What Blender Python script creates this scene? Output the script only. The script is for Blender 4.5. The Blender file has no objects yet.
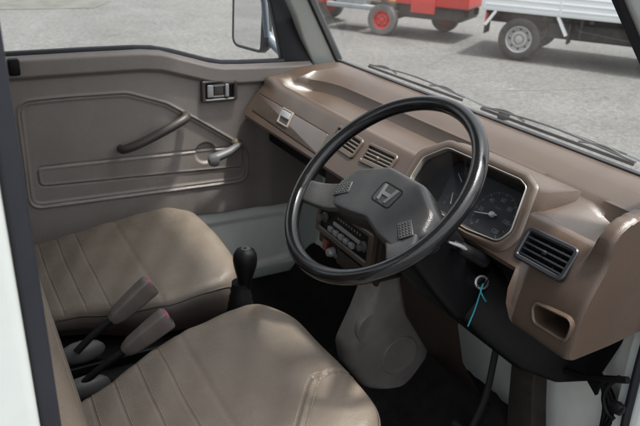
import bpy, bmesh, math, random
import numpy as np
from mathutils import Vector, Matrix
random.seed(7)
R = math.radians
S = bpy.context.scene
COL = S.collection

# ------------------------------------------------------------------ camera
cam_d = bpy.data.cameras.new('camera')
cam = bpy.data.objects.new('camera', cam_d)
COL.objects.link(cam)
cam_d.sensor_width = 36.0
cam_d.lens = 36.0 * 670 / 640
cam_d.clip_start = 0.02
cam_d.clip_end = 500
_yaw, _pit, _rol = R(30.3), R(23.8), R(2.9)
_f = Vector((math.sin(_yaw)*math.cos(_pit), math.cos(_yaw)*math.cos(_pit), -math.sin(_pit)))
_r = Vector((math.cos(_yaw), -math.sin(_yaw), 0))
_u = _r.cross(_f)
_r2 = _r*math.cos(_rol) + _u*math.sin(_rol)
_u2 = -_r*math.sin(_rol) + _u*math.cos(_rol)
cam.matrix_world = Matrix(((_r2.x, _u2.x, -_f.x, 0.0), (_r2.y, _u2.y, -_f.y, -1.18), (_r2.z, _u2.z, -_f.z, 1.56), (0, 0, 0, 1)))
cam_d.dof.use_dof = True
cam_d.dof.focus_distance = 1.05
cam_d.dof.aperture_fstop = 11.0
S.camera = cam

# ------------------------------------------------------------------ light
SUN = Vector((0.20, -0.20, 1.0)).normalized()          # towards the sun
elev = math.asin(SUN.z)
azim = math.atan2(SUN.x, SUN.y)                       # clockwise from +Y
w = bpy.data.worlds.new('World')
S.world = w
w.use_nodes = True
nt = w.node_tree
sky = nt.nodes.new('ShaderNodeTexSky')
sky.sky_type = 'NISHITA'
sky.sun_disc = False
sky.sun_elevation = elev
sky.sun_rotation = azim
sky.dust_density = 5.0
sky.ozone_density = 0.4
sky.air_density = 1.0
bg = nt.nodes['Background']
bg.inputs['Strength'].default_value = 0.14
hs = nt.nodes.new('ShaderNodeHueSaturation')            # hazy white sky
hs.inputs['Saturation'].default_value = 0.22
nt.links.new(sky.outputs[0], hs.inputs['Color'])
nt.links.new(hs.outputs[0], bg.inputs[0])
sd = bpy.data.lights.new('sun', 'SUN')
sd.energy = 2.3
sd.angle = R(4)
sd.color = (1.0, 0.95, 0.88)
so = bpy.data.objects.new('sun', sd)
so.rotation_euler = SUN.to_track_quat('Z', 'Y').to_euler()
so.location = (3, 2, 8)
COL.objects.link(so)
S.view_settings.view_transform = 'Standard'
S.view_settings.look = 'None'
S.view_settings.exposure = 1.40
S.view_settings.gamma = 1.0
S.cycles.max_bounces = 10
S.cycles.transparent_max_bounces = 12
S.cycles.caustics_reflective = False
S.cycles.caustics_refractive = False
S.cycles.use_denoising = True

# ------------------------------------------------------------------ materials
MATS = {}
def pm(name, col, rough=0.5, var=0.12, nscale=6.0, bump=0.0, bscale=600.0, metal=0.0, coat=0.0, rvar=0.0, spec=0.5, dirt=None, dscale=3.0, damt=0.5, wrk=0.0, wscale=30.0, coatr=0.08):
    """principled material with broad mottling, optional dirt patches and a fine grain"""
    m = bpy.data.materials.new(name)
    m.use_nodes = True
    t = m.node_tree
    b = t.nodes['Principled BSDF']
    tc = t.nodes.new('ShaderNodeTexCoord')
    n1 = t.nodes.new('ShaderNodeTexNoise')
    n1.inputs['Scale'].default_value = nscale
    n1.inputs['Detail'].default_value = 6
    n1.inputs['Roughness'].default_value = 0.65
    t.links.new(tc.outputs['Object'], n1.inputs['Vector'])
    cr = t.nodes.new('ShaderNodeValToRGB')
    e = cr.color_ramp.elements
    e[0].position, e[1].position = 0.3, 0.7
    e[0].color = tuple(c*(1-var) for c in col) + (1,)
    e[1].color = tuple(min(1, c*(1+var)) for c in col) + (1,)
    t.links.new(n1.outputs['Fac'], cr.inputs['Fac'])
    out = cr.outputs['Color']
    if dirt:
        n3 = t.nodes.new('ShaderNodeTexNoise')
        n3.inputs['Scale'].default_value = dscale
        n3.inputs['Detail'].default_value = 9
        n3.inputs['Roughness'].default_value = 0.75
        n3.inputs['Distortion'].default_value = 0.0
        t.links.new(tc.outputs['Object'], n3.inputs['Vector'])
        r3 = t.nodes.new('ShaderNodeValToRGB')
        r3.color_ramp.elements[0].position = 0.42
        r3.color_ramp.elements[1].position = 0.80
        t.links.new(n3.outputs['Fac'], r3.inputs['Fac'])
        ml = t.nodes.new('ShaderNodeMath'); ml.operation = 'MULTIPLY'
        ml.inputs[1].default_value = damt
        t.links.new(r3.outputs['Color'], ml.inputs[0])
        mx = t.nodes.new('ShaderNodeMixRGB')
        mx.inputs['Color2'].default_value = tuple(dirt) + (1,)
        t.links.new(ml.outputs[0], mx.inputs['Fac'])
        t.links.new(out, mx.inputs['Color1'])
        out = mx.outputs['Color']
    t.links.new(out, b.inputs['Base Color'])
    b.inputs['Roughness'].default_value = rough
    if rvar:
        mr = t.nodes.new('ShaderNodeMapRange')
        mr.inputs['From Min'].default_value = 0.3
        mr.inputs['From Max'].default_value = 0.7
        mr.inputs['To Min'].default_value = max(0, rough-rvar)
        mr.inputs['To Max'].default_value = min(1, rough+rvar)
        n2 = t.nodes.new('ShaderNodeTexNoise')
        n2.inputs['Scale'].default_value = nscale*2.3
        n2.inputs['Detail'].default_value = 8
        t.links.new(tc.outputs['Object'], n2.inputs['Vector'])
        t.links.new(n2.outputs['Fac'], mr.inputs['Value'])
        t.links.new(mr.outputs[0], b.inputs['Roughness'])
    b.inputs['Metallic'].default_value = metal
    b.inputs['Specular IOR Level'].default_value = spec
    if coat:
        b.inputs['Coat Weight'].default_value = coat
        b.inputs['Coat Roughness'].default_value = coatr
    if bump:
        nb = t.nodes.new('ShaderNodeTexVoronoi')
        nb.inputs['Scale'].default_value = bscale
        t.links.new(tc.outputs['Object'], nb.inputs['Vector'])
        bp = t.nodes.new('ShaderNodeBump')
        bp.inputs['Strength'].default_value = bump
        bp.inputs['Distance'].default_value = 0.0006
        t.links.new(nb.outputs['Distance'], bp.inputs['Height'])
        t.links.new(bp.outputs[0], b.inputs['Normal'])
    if wrk:
        nw = t.nodes.new('ShaderNodeTexNoise'); nw.inputs['Scale'].default_value = wscale
        nw.inputs['Detail'].default_value = 5; nw.inputs['Roughness'].default_value = 0.6
        t.links.new(tc.outputs['Object'], nw.inputs['Vector'])
        b2 = t.nodes.new('ShaderNodeBump'); b2.inputs['Strength'].default_value = wrk; b2.inputs['Distance'].default_value = 0.004
        t.links.new(nw.outputs['Fac'], b2.inputs['Height'])
        if bump: t.links.new(bp.outputs[0], b2.inputs['Normal'])
        t.links.new(b2.outputs[0], b.inputs['Normal'])
    MATS[name] = m
    return m

def glass(name, tint=(0.93, 0.96, 0.95), amt=1.0, dust=1.0, arc=None):
    m = bpy.data.materials.new(name)
    m.use_nodes = True
    t = m.node_tree
    t.nodes.clear()
    o = t.nodes.new('ShaderNodeOutputMaterial')
    tr = t.nodes.new('ShaderNodeBsdfTransparent'); tr.inputs[0].default_value = tint + (1,)
    gl = t.nodes.new('ShaderNodeBsdfGlossy'); gl.inputs['Roughness'].default_value = 0.01
    fr = t.nodes.new('ShaderNodeFresnel')
    ge = t.nodes.new('ShaderNodeNewGeometry')            # a thin pane reflects the same from both faces
    io = t.nodes.new('ShaderNodeMapRange'); io.inputs['To Min'].default_value = 1.45; io.inputs['To Max'].default_value = 1/1.45
    t.links.new(ge.outputs['Backfacing'], io.inputs['Value']); t.links.new(io.outputs[0], fr.inputs['IOR'])
    ml = t.nodes.new('ShaderNodeMath'); ml.operation = 'MULTIPLY'; ml.inputs[1].default_value = amt
    t.links.new(fr.outputs[0], ml.inputs[0])
    mx = t.nodes.new('ShaderNodeMixShader')
    t.links.new(ml.outputs[0], mx.inputs[0]); t.links.new(tr.outputs[0], mx.inputs[1]); t.links.new(gl.outputs[0], mx.inputs[2])
    # thin film of dust
    df = t.nodes.new('ShaderNodeBsdfTranslucent'); df.inputs[0].default_value = (0.85, 0.85, 0.83, 1)
    n = t.nodes.new('ShaderNodeTexNoise'); n.inputs['Scale'].default_value = 5; n.inputs['Detail'].default_value = 8
    tc = t.nodes.new('ShaderNodeTexCoord'); t.links.new(tc.outputs['Object'], n.inputs['Vector'])
    mr = t.nodes.new('ShaderNodeMapRange')
    mr.inputs['From Min'].default_value = 0.35; mr.inputs['From Max'].default_value = 0.8
    mr.inputs['To Min'].default_value = 0.004*dust; mr.inputs['To Max'].default_value = 0.030*dust
    t.links.new(n.outputs['Fac'], mr.inputs['Value'])
    fac = mr.outputs[0]
    if arc:                                               # an old wiped smear: an arc of dried dirt on the pane
        cx, cz, rad, wd, k = arc
        sb = t.nodes.new('ShaderNodeVectorMath'); sb.operation = 'SUBTRACT'; sb.inputs[1].default_value = (cx, 0, cz)
        t.links.new(tc.outputs['Object'], sb.inputs[0])
        mu = t.nodes.new('ShaderNodeVectorMath'); mu.operation = 'MULTIPLY'; mu.inputs[1].default_value = (1, 0, 1)
        t.links.new(sb.outputs[0], mu.inputs[0])
        ln = t.nodes.new('ShaderNodeVectorMath'); ln.operation = 'LENGTH'; t.links.new(mu.outputs[0], ln.inputs[0])
        ds = t.nodes.new('ShaderNodeMath'); ds.operation = 'SUBTRACT'; ds.inputs[1].default_value = rad; t.links.new(ln.outputs['Value'], ds.inputs[0])
        ab = t.nodes.new('ShaderNodeMath'); ab.operation = 'ABSOLUTE'; t.links.new(ds.outputs[0], ab.inputs[0])
        m3 = t.nodes.new('ShaderNodeMapRange'); m3.inputs['From Min'].default_value = wd; m3.inputs['From Max'].default_value = 0.0
        m3.inputs['To Min'].default_value = 0.0; m3.inputs['To Max'].default_value = k; t.links.new(ab.outputs[0], m3.inputs['Value'])
        ad = t.nodes.new('ShaderNodeMath'); ad.operation = 'ADD'; t.links.new(fac, ad.inputs[0]); t.links.new(m3.outputs[0], ad.inputs[1])
        fac = ad.outputs[0]
    m2 = t.nodes.new('ShaderNodeMixShader')
    t.links.new(fac, m2.inputs[0]); t.links.new(mx.outputs[0], m2.inputs[1]); t.links.new(df.outputs[0], m2.inputs[2])
    t.links.new(m2.outputs[0], o.inputs[0])
    return m

M_dash = pm('dash_vinyl', (0.062, 0.0415, 0.0300), 0.40, 0.12, 5, 0.30, 620, rvar=0.07, spec=0.75)
M_lid = pm('glovebox_vinyl', (0.060, 0.0435, 0.034), 0.27, 0.10, 5, 0.15, 620, rvar=0.04, spec=0.8, coat=0.5, coatr=0.20)
M_bed = pm('clean_white_paint', (0.80, 0.82, 0.83), 0.30, 0.03, 3, coat=0.2)
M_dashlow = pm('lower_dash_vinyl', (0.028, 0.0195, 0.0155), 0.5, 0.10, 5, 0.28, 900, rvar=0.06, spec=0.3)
M_door = pm('door_trim_vinyl', (0.192, 0.168, 0.156), 0.50, 0.06, 4, 0.65, 380, rvar=0.08, spec=0.4, dirt=(0.255, 0.232, 0.22), dscale=5, damt=0.6, wrk=0.10, wscale=16)
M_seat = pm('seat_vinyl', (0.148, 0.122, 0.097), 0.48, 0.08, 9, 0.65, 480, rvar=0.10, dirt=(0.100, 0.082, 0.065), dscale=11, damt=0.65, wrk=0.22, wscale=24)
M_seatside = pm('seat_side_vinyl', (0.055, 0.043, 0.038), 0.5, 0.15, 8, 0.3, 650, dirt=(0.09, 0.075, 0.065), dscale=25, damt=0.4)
M_strap = pm('pull_strap_vinyl', (0.045, 0.037, 0.034), 0.45, 0.1, 20, 0.2, 800)
M_rim = pm('rim_plastic', (0.006, 0.006, 0.007), 0.17, 0.2, 30, 0.12, 500, rvar=0.08, spec=0.6)
M_pad = pm('hub_plastic', (0.028, 0.028, 0.030), 0.33, 0.08, 12, 0.40, 700, rvar=0.06, dirt=(0.055, 0.053, 0.051), dscale=22, damt=0.6)
M_pad2 = pm('horn_button_plastic', (0.042, 0.042, 0.044), 0.34, 0.08, 30)
M_black = pm('black_plastic', (0.004, 0.004, 0.005), 0.45, 0.15, 15, 0.15, 900, rvar=0.06, spec=0.2)
M_blackm = pm('matt_black_plastic', (0.005, 0.005, 0.006), 0.65, 0.2, 15, 0.1, 700, spec=0.2)
M_ventw = pm('grey_sheen_plastic', (0.20, 0.172, 0.152), 0.34, 0.08, 15)  # centre vent slats: sheen put into the colour as a paler grey
M_ventb = pm('dark_vent_plastic', (0.020, 0.021, 0.024), 0.30, 0.1, 15)
M_void = pm('vent_depth', (0.006, 0.006, 0.006), 0.8, 0.1)
M_rubber = pm('seal_rubber', (0.014, 0.016, 0.022), 0.5, 0.15, 20, 0.1, 400, spec=0.4)
M_white = pm('white_body_paint', (0.50, 0.54, 0.53), 0.34, 0.06, 3, coat=0.2, dirt=(0.36, 0.37, 0.345), dscale=6, damt=0.55)
M_whitein = pm('pale_inner_paint', (0.86, 0.88, 0.84), 0.34, 0.03, 4, dirt=(0.62, 0.61, 0.57), dscale=9, damt=0.5)
M_head = pm('headlining', (0.66, 0.65, 0.62), 0.8, 0.05, 8)
M_carpet = pm('black_carpet', (0.005, 0.005, 0.0055), 0.85, 0.35, 60, 0.6, 300, spec=0.25, dirt=(0.030, 0.027, 0.024), dscale=18, damt=0.5, wrk=0.5, wscale=22)
M_greyplas = pm('grey_plastic', (0.080, 0.077, 0.079), 0.45, 0.1, 10, 0.15, 800)
M_buckle = pm('buckle_plastic', (0.100, 0.085, 0.078), 0.40, 0.1, 25, 0.1, 800, dirt=(0.15, 0.13, 0.12), dscale=40, damt=0.6)
M_red = pm('red_button', (0.40, 0.11, 0.17), 0.35, 0.1, 30)
M_heater = pm('heater_plastic', (0.175, 0.162, 0.152), 0.5, 0.25, 7, 0.15, 700, dirt=(0.095, 0.088, 0.08), dscale=6, damt=0.8)
M_chrome = pm('bright_metal', (0.72, 0.72, 0.72), 0.22, 0.05, 20, metal=1.0)
M_silver = pm('silver_plastic', (0.30, 0.30, 0.31), 0.36, 0.08, 20, metal=0.3)
M_crank = pm('crank_plastic', (0.085, 0.085, 0.090), 0.48, 0.1, 30)
M_brass = pm('aged_brass', (0.14, 0.115, 0.075), 0.5, 0.2, 50, metal=0.4)
M_dial = pm('dial_face', (0.022, 0.025, 0.032), 0.55, 0.05, 30)
M_print = pm('white_print', (0.16, 0.175, 0.19), 0.5, 0.03, 30)
M_needle = pm('needle_white', (0.42, 0.43, 0.43), 0.4, 0.02, 30)
M_trimline = pm('pale_trim', (0.25, 0.235, 0.22), 0.32, 0.05, 30, metal=0.3)
M_teal = pm('teal_nylon', (0.03, 0.34, 0.42), 0.35, 0.1, 40)
M_asph = None
M_glass = glass('window_glass')
M_mirror = pm('mirror_silver', (0.86, 0.87, 0.88), 0.02, 0.01, 5, metal=1.0)
M_tyre = pm('tyre_rubber', (0.035, 0.034, 0.033), 0.8, 0.2, 20, 0.2, 200, dirt=(0.13, 0.12, 0.11), dscale=9, damt=0.5)
M_tyreg = pm('dusty_tyre_rubber', (0.15, 0.145, 0.14), 0.85, 0.15, 14, dirt=(0.075, 0.072, 0.07), dscale=9, damt=0.6)
M_steel = pm('painted_steel', (0.46, 0.46, 0.46), 0.4, 0.08, 20, metal=0.3, dirt=(0.22, 0.18, 0.15), dscale=18, damt=0.5)
M_redp = pm('red_paint', (0.60, 0.042, 0.035), 0.38, 0.08, 6, coat=0.2, dirt=(0.38, 0.05, 0.04), dscale=9, damt=0.5)
M_chass = pm('chassis_black', (0.035, 0.034, 0.034), 0.7, 0.2, 10, dirt=(0.10, 0.08, 0.065), dscale=8, damt=0.6)
M_tank = pm('galvanised_sheet', (0.36, 0.38, 0.39), 0.45, 0.08, 10, metal=0.4)
M_amber = pm('amber_lens', (0.85, 0.28, 0.03), 0.2, 0.05, 10)
M_thread = pm('seat_thread', (0.33, 0.28, 0.22), 0.7, 0.1, 60)
M_wiper = pm('wiper_metal', (0.10, 0.105, 0.11), 0.42, 0.1, 30, metal=0.3)

def asphalt():
    m = bpy.data.materials.new('asphalt')
    m.use_nodes = True
    t = m.node_tree; b = t.nodes['Principled BSDF']
    tc = t.nodes.new('ShaderNodeTexCoord')
    def noise(s, d=4, r=0.6):
        n = t.nodes.new('ShaderNodeTexNoise'); n.inputs['Scale'].default_value = s
        n.inputs['Detail'].default_value = d; n.inputs['Roughness'].default_value = r
        t.links.new(tc.outputs['Object'], n.inputs['Vector']); return n
    def ramp(a, c0, p, c1):
        r = t.nodes.new('ShaderNodeValToRGB'); e = r.color_ramp.elements
        e[0].position, e[0].color, e[1].position, e[1].color = a, c0, p, c1; return r
    base = ramp(0.3, (0.098, 0.098, 0.098, 1), 0.7, (0.136, 0.1355, 0.134, 1))
    t.links.new(noise(0.9, 8, 0.7).outputs['Fac'], base.inputs['Fac'])
    v = t.nodes.new('ShaderNodeTexVoronoi'); v.inputs['Scale'].default_value = 95
    t.links.new(tc.outputs['Object'], v.inputs['Vector'])
    sp = ramp(0.0, (0.55, 0.55, 0.55, 1), 0.9, (1.4, 1.38, 1.35, 1))
    t.links.new(v.outputs['Color'], sp.inputs['Fac'])
    mx = t.nodes.new('ShaderNodeMixRGB'); mx.blend_type = 'MULTIPLY'; mx.inputs['Fac'].default_value = 0.8
    t.links.new(base.outputs[0], mx.inputs['Color1']); t.links.new(sp.outputs[0], mx.inputs['Color2'])
    g = ramp(0.38, (0.55, 0.55, 0.55, 1), 0.62, (1.12, 1.12, 1.12, 1))
    t.links.new(noise(16, 7, 0.8).outputs['Fac'], g.inputs['Fac'])
    mx2 = t.nodes.new('ShaderNodeMixRGB'); mx2.blend_type = 'MULTIPLY'; mx2.inputs['Fac'].default_value = 1
    t.links.new(mx.outputs[0], mx2.inputs['Color1']); t.links.new(g.outputs[0], mx2.inputs['Color2'])
    st = ramp(0.34, (0.62, 0.61, 0.60, 1), 0.56, (1.04, 1.04, 1.04, 1))
    t.links.new(noise(0.33, 9, 0.72).outputs['Fac'], st.inputs['Fac'])
    mx3 = t.nodes.new('ShaderNodeMixRGB'); mx3.blend_type = 'MULTIPLY'; mx3.inputs['Fac'].default_value = 0.5
    t.links.new(mx2.outputs[0], mx3.inputs['Color1']); t.links.new(st.outputs[0], mx3.inputs['Color2'])
    vc = t.nodes.new('ShaderNodeTexVoronoi'); vc.feature = 'DISTANCE_TO_EDGE'; vc.inputs['Scale'].default_value = 0.55
    wn = noise(2.5, 5, 0.6); av = t.nodes.new('ShaderNodeMixRGB'); av.blend_type = 'ADD'; av.inputs['Fac'].default_value = 0.35
    t.links.new(tc.outputs['Object'], av.inputs['Color1']); t.links.new(wn.outputs['Color'], av.inputs['Color2'])
    t.links.new(av.outputs[0], vc.inputs['Vector'])
    ck = ramp(0.0, (0.45, 0.44, 0.43, 1), 0.012, (1, 1, 1, 1)); t.links.new(vc.outputs['Distance'], ck.inputs['Fac'])
    mx4 = t.nodes.new('ShaderNodeMixRGB'); mx4.blend_type = 'MULTIPLY'; mx4.inputs['Fac'].default_value = 0.38
    t.links.new(mx3.outputs[0], mx4.inputs['Color1']); t.links.new(ck.outputs[0], mx4.inputs['Color2'])
    t.links.new(mx4.outputs[0], b.inputs['Base Color'])
    b.inputs['Roughness'].default_value = 0.9
    bp = t.nodes.new('ShaderNodeBump'); bp.inputs['Strength'].default_value = 0.6; bp.inputs['Distance'].default_value = 0.01
    t.links.new(v.outputs['Distance'], bp.inputs['Height']); t.links.new(bp.outputs[0], b.inputs['Normal'])
    return m
M_asph = asphalt()

# ------------------------------------------------------------------ building helpers
WLOC = {}
def thing(name, label, cat, loc=(0, 0, 0), group=None):
    o = bpy.data.objects.new(name, None)
    o.empty_display_size = 0.05
    COL.objects.link(o)
    o.location = loc
    WLOC[o.name] = Vector(loc)
    o['label'] = label; o['category'] = cat
    if group: o['group'] = group
    return o

def tag(o, label, cat=None, group=None, kind=None):
    o['label'] = label
    if cat: o['category'] = cat
    if group: o['group'] = group
    if kind: o['kind'] = kind
    return o

def finish(me, name, mat, parent=None, smooth=40):
    mats = mat if isinstance(mat, (list, tuple)) else [mat]
    for m in mats: me.materials.append(m)
    if smooth:
        me.polygons.foreach_set('use_smooth', [True]*len(me.polygons))
        me.set_sharp_from_angle(angle=R(smooth))
    o = bpy.data.objects.new(name, me)
    COL.objects.link(o)
    loc = Vector((0, 0, 0))
    if parent:
        o.parent = parent
        loc = -WLOC[parent.name]
        o.location = loc
    WLOC[o.name] = Vector((0, 0, 0))
    return o

def rounded(pts, r, n=5):
    """2D polygon with rounded corners; r number or list"""
    out = []
    N = len(pts)
    for i in range(N):
        p0, p, p1 = Vector(pts[i-1]), Vector(pts[i]), Vector(pts[(i+1) % N])
        rr = r[i] if isinstance(r, (list, tuple)) else r
        a, b = p0-p, p1-p
        la, lb = a.length, b.length
        if rr <= 0 or la < 1e-9 or lb < 1e-9:
            out.append((p.x, p.y)); continue
        a.normalize(); b.normalize()
        ang = a.angle(b)
        d = min(rr/max(math.tan(ang/2), 1e-3), la*0.49, lb*0.49)
        A, B = p+a*d, p+b*d
        for k in range(n+1):
            s = k/n
            q = A*(1-s)**2 + p*(2*s*(1-s)) + B*s**2
            out.append((q.x, q.y))
    return out

def inset2d(pts, d):
    N = len(pts); out = []
    ar = sum(pts[i-1][0]*pts[i][1]-pts[i][0]*pts[i-1][1] for i in range(N))
    sg = 1 if ar > 0 else -1
    for i in range(N):
        p0, p, p1 = Vector(pts[i-1]), Vector(pts[i]), Vector(pts[(i+1) % N])
        a, b = (p-p0), (p1-p)
        na = Vector((-a.y, a.x)).normalized() if a.length > 1e-9 else Vector((0, 0))
        nb = Vector((-b.y, b.x)).normalized() if b.length > 1e-9 else Vector((0, 0))
        m = na+nb
        if m.length < 1e-6: m = na
        m.normalize()
        c = max(0.5, m.dot(na) if na.length else 1)
        q = p + m*(sg*d/c)
        out.append((q.x, q.y))
    return out

class Fr:
    """local frame: origin, u, v, n"""
    def __init__(s, o, u, v):
        s.o = Vector(o); s.u = Vector(u).normalized(); s.v = Vector(v)
        s.v = (s.v - s.u*s.v.dot(s.u)).normalized(); s.n = s.u.cross(s.v)
    def p(s, a, b, c=0.0):
        return s.o + s.u*a + s.v*b + s.n*c
XZ = Fr((0, 0, 0), (1, 0, 0), (0, 0, 1))              # n = -y

class MB:
    def __init__(s): s.v = []; s.f = []; s.mi = []; s.cur = 0
    def add(s, vs, fs):
        o = len(s.v)
        s.v += [tuple(x) for x in vs]
        for f in fs:
            s.f.append(tuple(i+o for i in f)); s.mi.append(s.cur)
    def loft(s, rings, closed=True, cap0=False, cap1=False):
        n = len(rings[0]); vs = [p for r in rings for p in r]; fs = []
        for i in range(len(rings)-1):
            for j in range(n if closed else n-1):
                k = (j+1) % n
                fs.append((i*n+j, i*n+k, (i+1)*n+k, (i+1)*n+j))
        if cap0: fs.append(tuple(range(n-1, -1, -1)))
        if cap1: fs.append(tuple((len(rings)-1)*n+j for j in range(n)))
        s.add(vs, fs); return s
    def prism(s, poly, fr, h0, h1, b=0.0, nb=3):
        """extrude a 2D outline from h0 to h1 along the frame normal with a bevelled far edge"""
        rings = [[fr.p(x, y, h0) for x, y in poly]]
        if b > 0:
            for k in range(nb+1):
                a = k/nb*math.pi/2
                q = inset2d(poly, b*(1-math.cos(a)))
                rings.append([fr.p(x, y, h1-b+b*math.sin(a)) for x, y in q])
        else:
            rings.append([fr.p(x, y, h1) for x, y in poly])
        return s.loft(rings, True, True, True)
    def ring(s, outer, inner, fr, h0, h1, b=0.0):
        """frame between two outlines of the same count"""
        rs = [[fr.p(x, y, h0) for x, y in outer], [fr.p(x, y, h1-b) for x, y in outer]]
        if b: rs.append([fr.p(x, y, h1) for x, y in inset2d(outer, b)]); rs.append([fr.p(x, y, h1) for x, y in inset2d(inner, -b)])
        rs += [[fr.p(x, y, h1-b) for x, y in inner], [fr.p(x, y, h0) for x, y in inner]]
        rs.append(rs[0])
        return s.loft(rs)
    def box(s, c, size, rot=None, b=0.0):
        hx, hy, hz = [k/2 for k in size]
        m = rot.to_matrix() if rot else Matrix.Identity(3)
        c = Vector(c)
        fr = Fr(c, m @ Vector((1, 0, 0)), m @ Vector((0, 1, 0)))
        b = min(b, hx*.9, hy*.9, hz*.9)
        poly = rounded([(-hx, -hy), (hx, -hy), (hx, hy), (-hx, hy)], b, 3) if b else [(-hx, -hy), (hx, -hy), (hx, hy), (-hx, hy)]
        if not b: return s.prism(poly, fr, -hz, hz)
        rings = []
        for k in range(4):
            a = k/3*math.pi/2
            rings.append([fr.p(x, y, -hz+b-b*math.cos(a)) for x, y in inset2d(poly, b*(1-math.sin(a)))])
        for k in range(4):
            a = k/3*math.pi/2
            rings.append([fr.p(x, y, hz-b+b*math.sin(a)) for x, y in inset2d(poly, b*(1-math.cos(a)))])
        return s.loft(rings, True, True, True)
    def bar(s, a, b, w, h, up=(0, 0, 1), bev=0.0):
        """rectangular bar from a to b"""
        a, b = Vector(a), Vector(b); d = (b-a)
        fr = Fr(a, d.cross(Vector(up)), Vector(up) if abs(d.normalized().dot(Vector(up))) < .99 else (1, 0, 0))
        n = d.normalized()
        sg = 1 if fr.n.dot(n) > 0 else -1
        poly = [(-w/2, -h/2), (w/2, -h/2), (w/2, h/2), (-w/2, h/2)]
        if bev: poly = rounded(poly, bev, 3)
        return s.loft([[fr.p(x, y, 0) for x, y in poly], [fr.p(x, y, sg*d.length) for x, y in poly]], True, True, True)
    def tube(s, pts, r, n=12, caps=True, flat=1.0):
        pts = [Vector(p) for p in pts]
        N = len(pts); rings = []; up = None
        for i, p in enumerate(pts):
            t = (pts[min(i+1, N-1)]-pts[max(i-1, 0)]).normalized()
            if up is None:
                up = Vector((0, 0, 1)) if abs(t.z) < .9 else Vector((1, 0, 0))
            up = (up - t*up.dot(t)).normalized()
            sd = t.cross(up)
            rr = r[i] if isinstance(r, (list, tuple)) else r
            rings.append([p+sd*(rr*math.cos(2*math.pi*k/n))+up*(rr*flat*math.sin(2*math.pi*k/n)) for k in range(n)])
        return s.loft(rings, True, caps, caps)
    def lathe(s, prof, fr, n=32, caps=True):
        rings = [[fr.p(r*math.cos(2*math.pi*k/n), r*math.sin(2*math.pi*k/n), h) for k in range(n)] for r, h in prof]
        return s.loft(rings, True, caps, caps)
    def torus(s, fr, R0, r, n=96, m=16, ell=1.0):
        rings = []
        for i in range(n+1):
            a = 2*math.pi*i/n
            rings.append([fr.p((R0+r*math.cos(2*math.pi*k/m))*math.cos(a), (R0+r*math.cos(2*math.pi*k/m))*math.sin(a), ell*r*math.sin(2*math.pi*k/m)) for k in range(m)])
        return s.loft(rings)
    def mesh(s, name, merge=1e-6):
        me = bpy.data.meshes.new(name)
        me.from_pydata(s.v, [], s.f)
        me.polygons.foreach_set('material_index', s.mi)
        bm = bmesh.new(); bm.from_mesh(me)
        bmesh.ops.remove_doubles(bm, verts=bm.verts, dist=merge)
        bmesh.ops.recalc_face_normals(bm, faces=bm.faces)
        bm.to_mesh(me); bm.free()
        return me
    def build(s, name, mat, parent=None, smooth=40):
        return finish(s.mesh(name), name, mat, parent, smooth)

def curve_pts(pts, n=8):
    """Catmull-Rom through points"""
    P = [Vector(p) for p in pts]
    P = [P[0]*2-P[1]] + P + [P[-1]*2-P[-2]]
    out = []
    for i in range(1, len(P)-2):
        for k in range(n):
            t = k/n
            a, b, c, d = P[i-1], P[i], P[i+1], P[i+2]
            out.append(0.5*((2*b)+(c-a)*t+(2*a-5*b+4*c-d)*t*t+(3*b-a-3*c+d)*t**3))
    out.append(P[-2])
    return out

def text_mesh(txt, size, fr, mb, h=0.0, cx=0.0, cy=0.0, rot=0.0, bold=0.0):
    cu = bpy.data.curves.new('t', 'FONT')
    cu.body = txt; cu.size = size; cu.align_x = 'CENTER'; cu.align_y = 'CENTER'; cu.resolution_u = 3; cu.offset = bold
    ob = bpy.data.objects.new('t', cu); COL.objects.link(ob)
    dg = bpy.context.evaluated_depsgraph_get(); dg.update()
    me = bpy.data.meshes.new_from_object(ob.evaluated_get(dg))
    c, s_ = math.cos(rot), math.sin(rot)
    mb.add([fr.p(cx+v.co.x*c-v.co.y*s_, cy+v.co.x*s_+v.co.y*c, h) for v in me.vertices], [tuple(p.vertices) for p in me.polygons])
    bpy.data.objects.remove(ob); bpy.data.curves.remove(cu); bpy.data.meshes.remove(me)

def seg_d(px, py, a, b):
    vx, vy = b[0]-a[0], b[1]-a[1]
    L = vx*vx+vy*vy
    t = 0 if L < 1e-12 else max(0, min(1, ((px-a[0])*vx+(py-a[1])*vy)/L))
    return math.hypot(px-a[0]-t*vx, py-a[1]-t*vy)
def inside(px, py, poly):
    c = False
    for i in range(len(poly)):
        x0, y0 = poly[i-1]; x1, y1 = poly[i]
        if (y0 > py) != (y1 > py) and px < (x1-x0)*(py-y0)/(y1-y0)+x0: c = not c
    return c
def sdist(px, py, poly):
    d = min(seg_d(px, py, poly[i-1], poly[i]) for i in range(len(poly)))
    return -d if inside(px, py, poly) else d
def smst(a, b, x):
    t = max(0.0, min(1.0, (x-a)/(b-a))); return t*t*(3-2*t)
def lerp(a, b, t): return a+(b-a)*t

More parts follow.
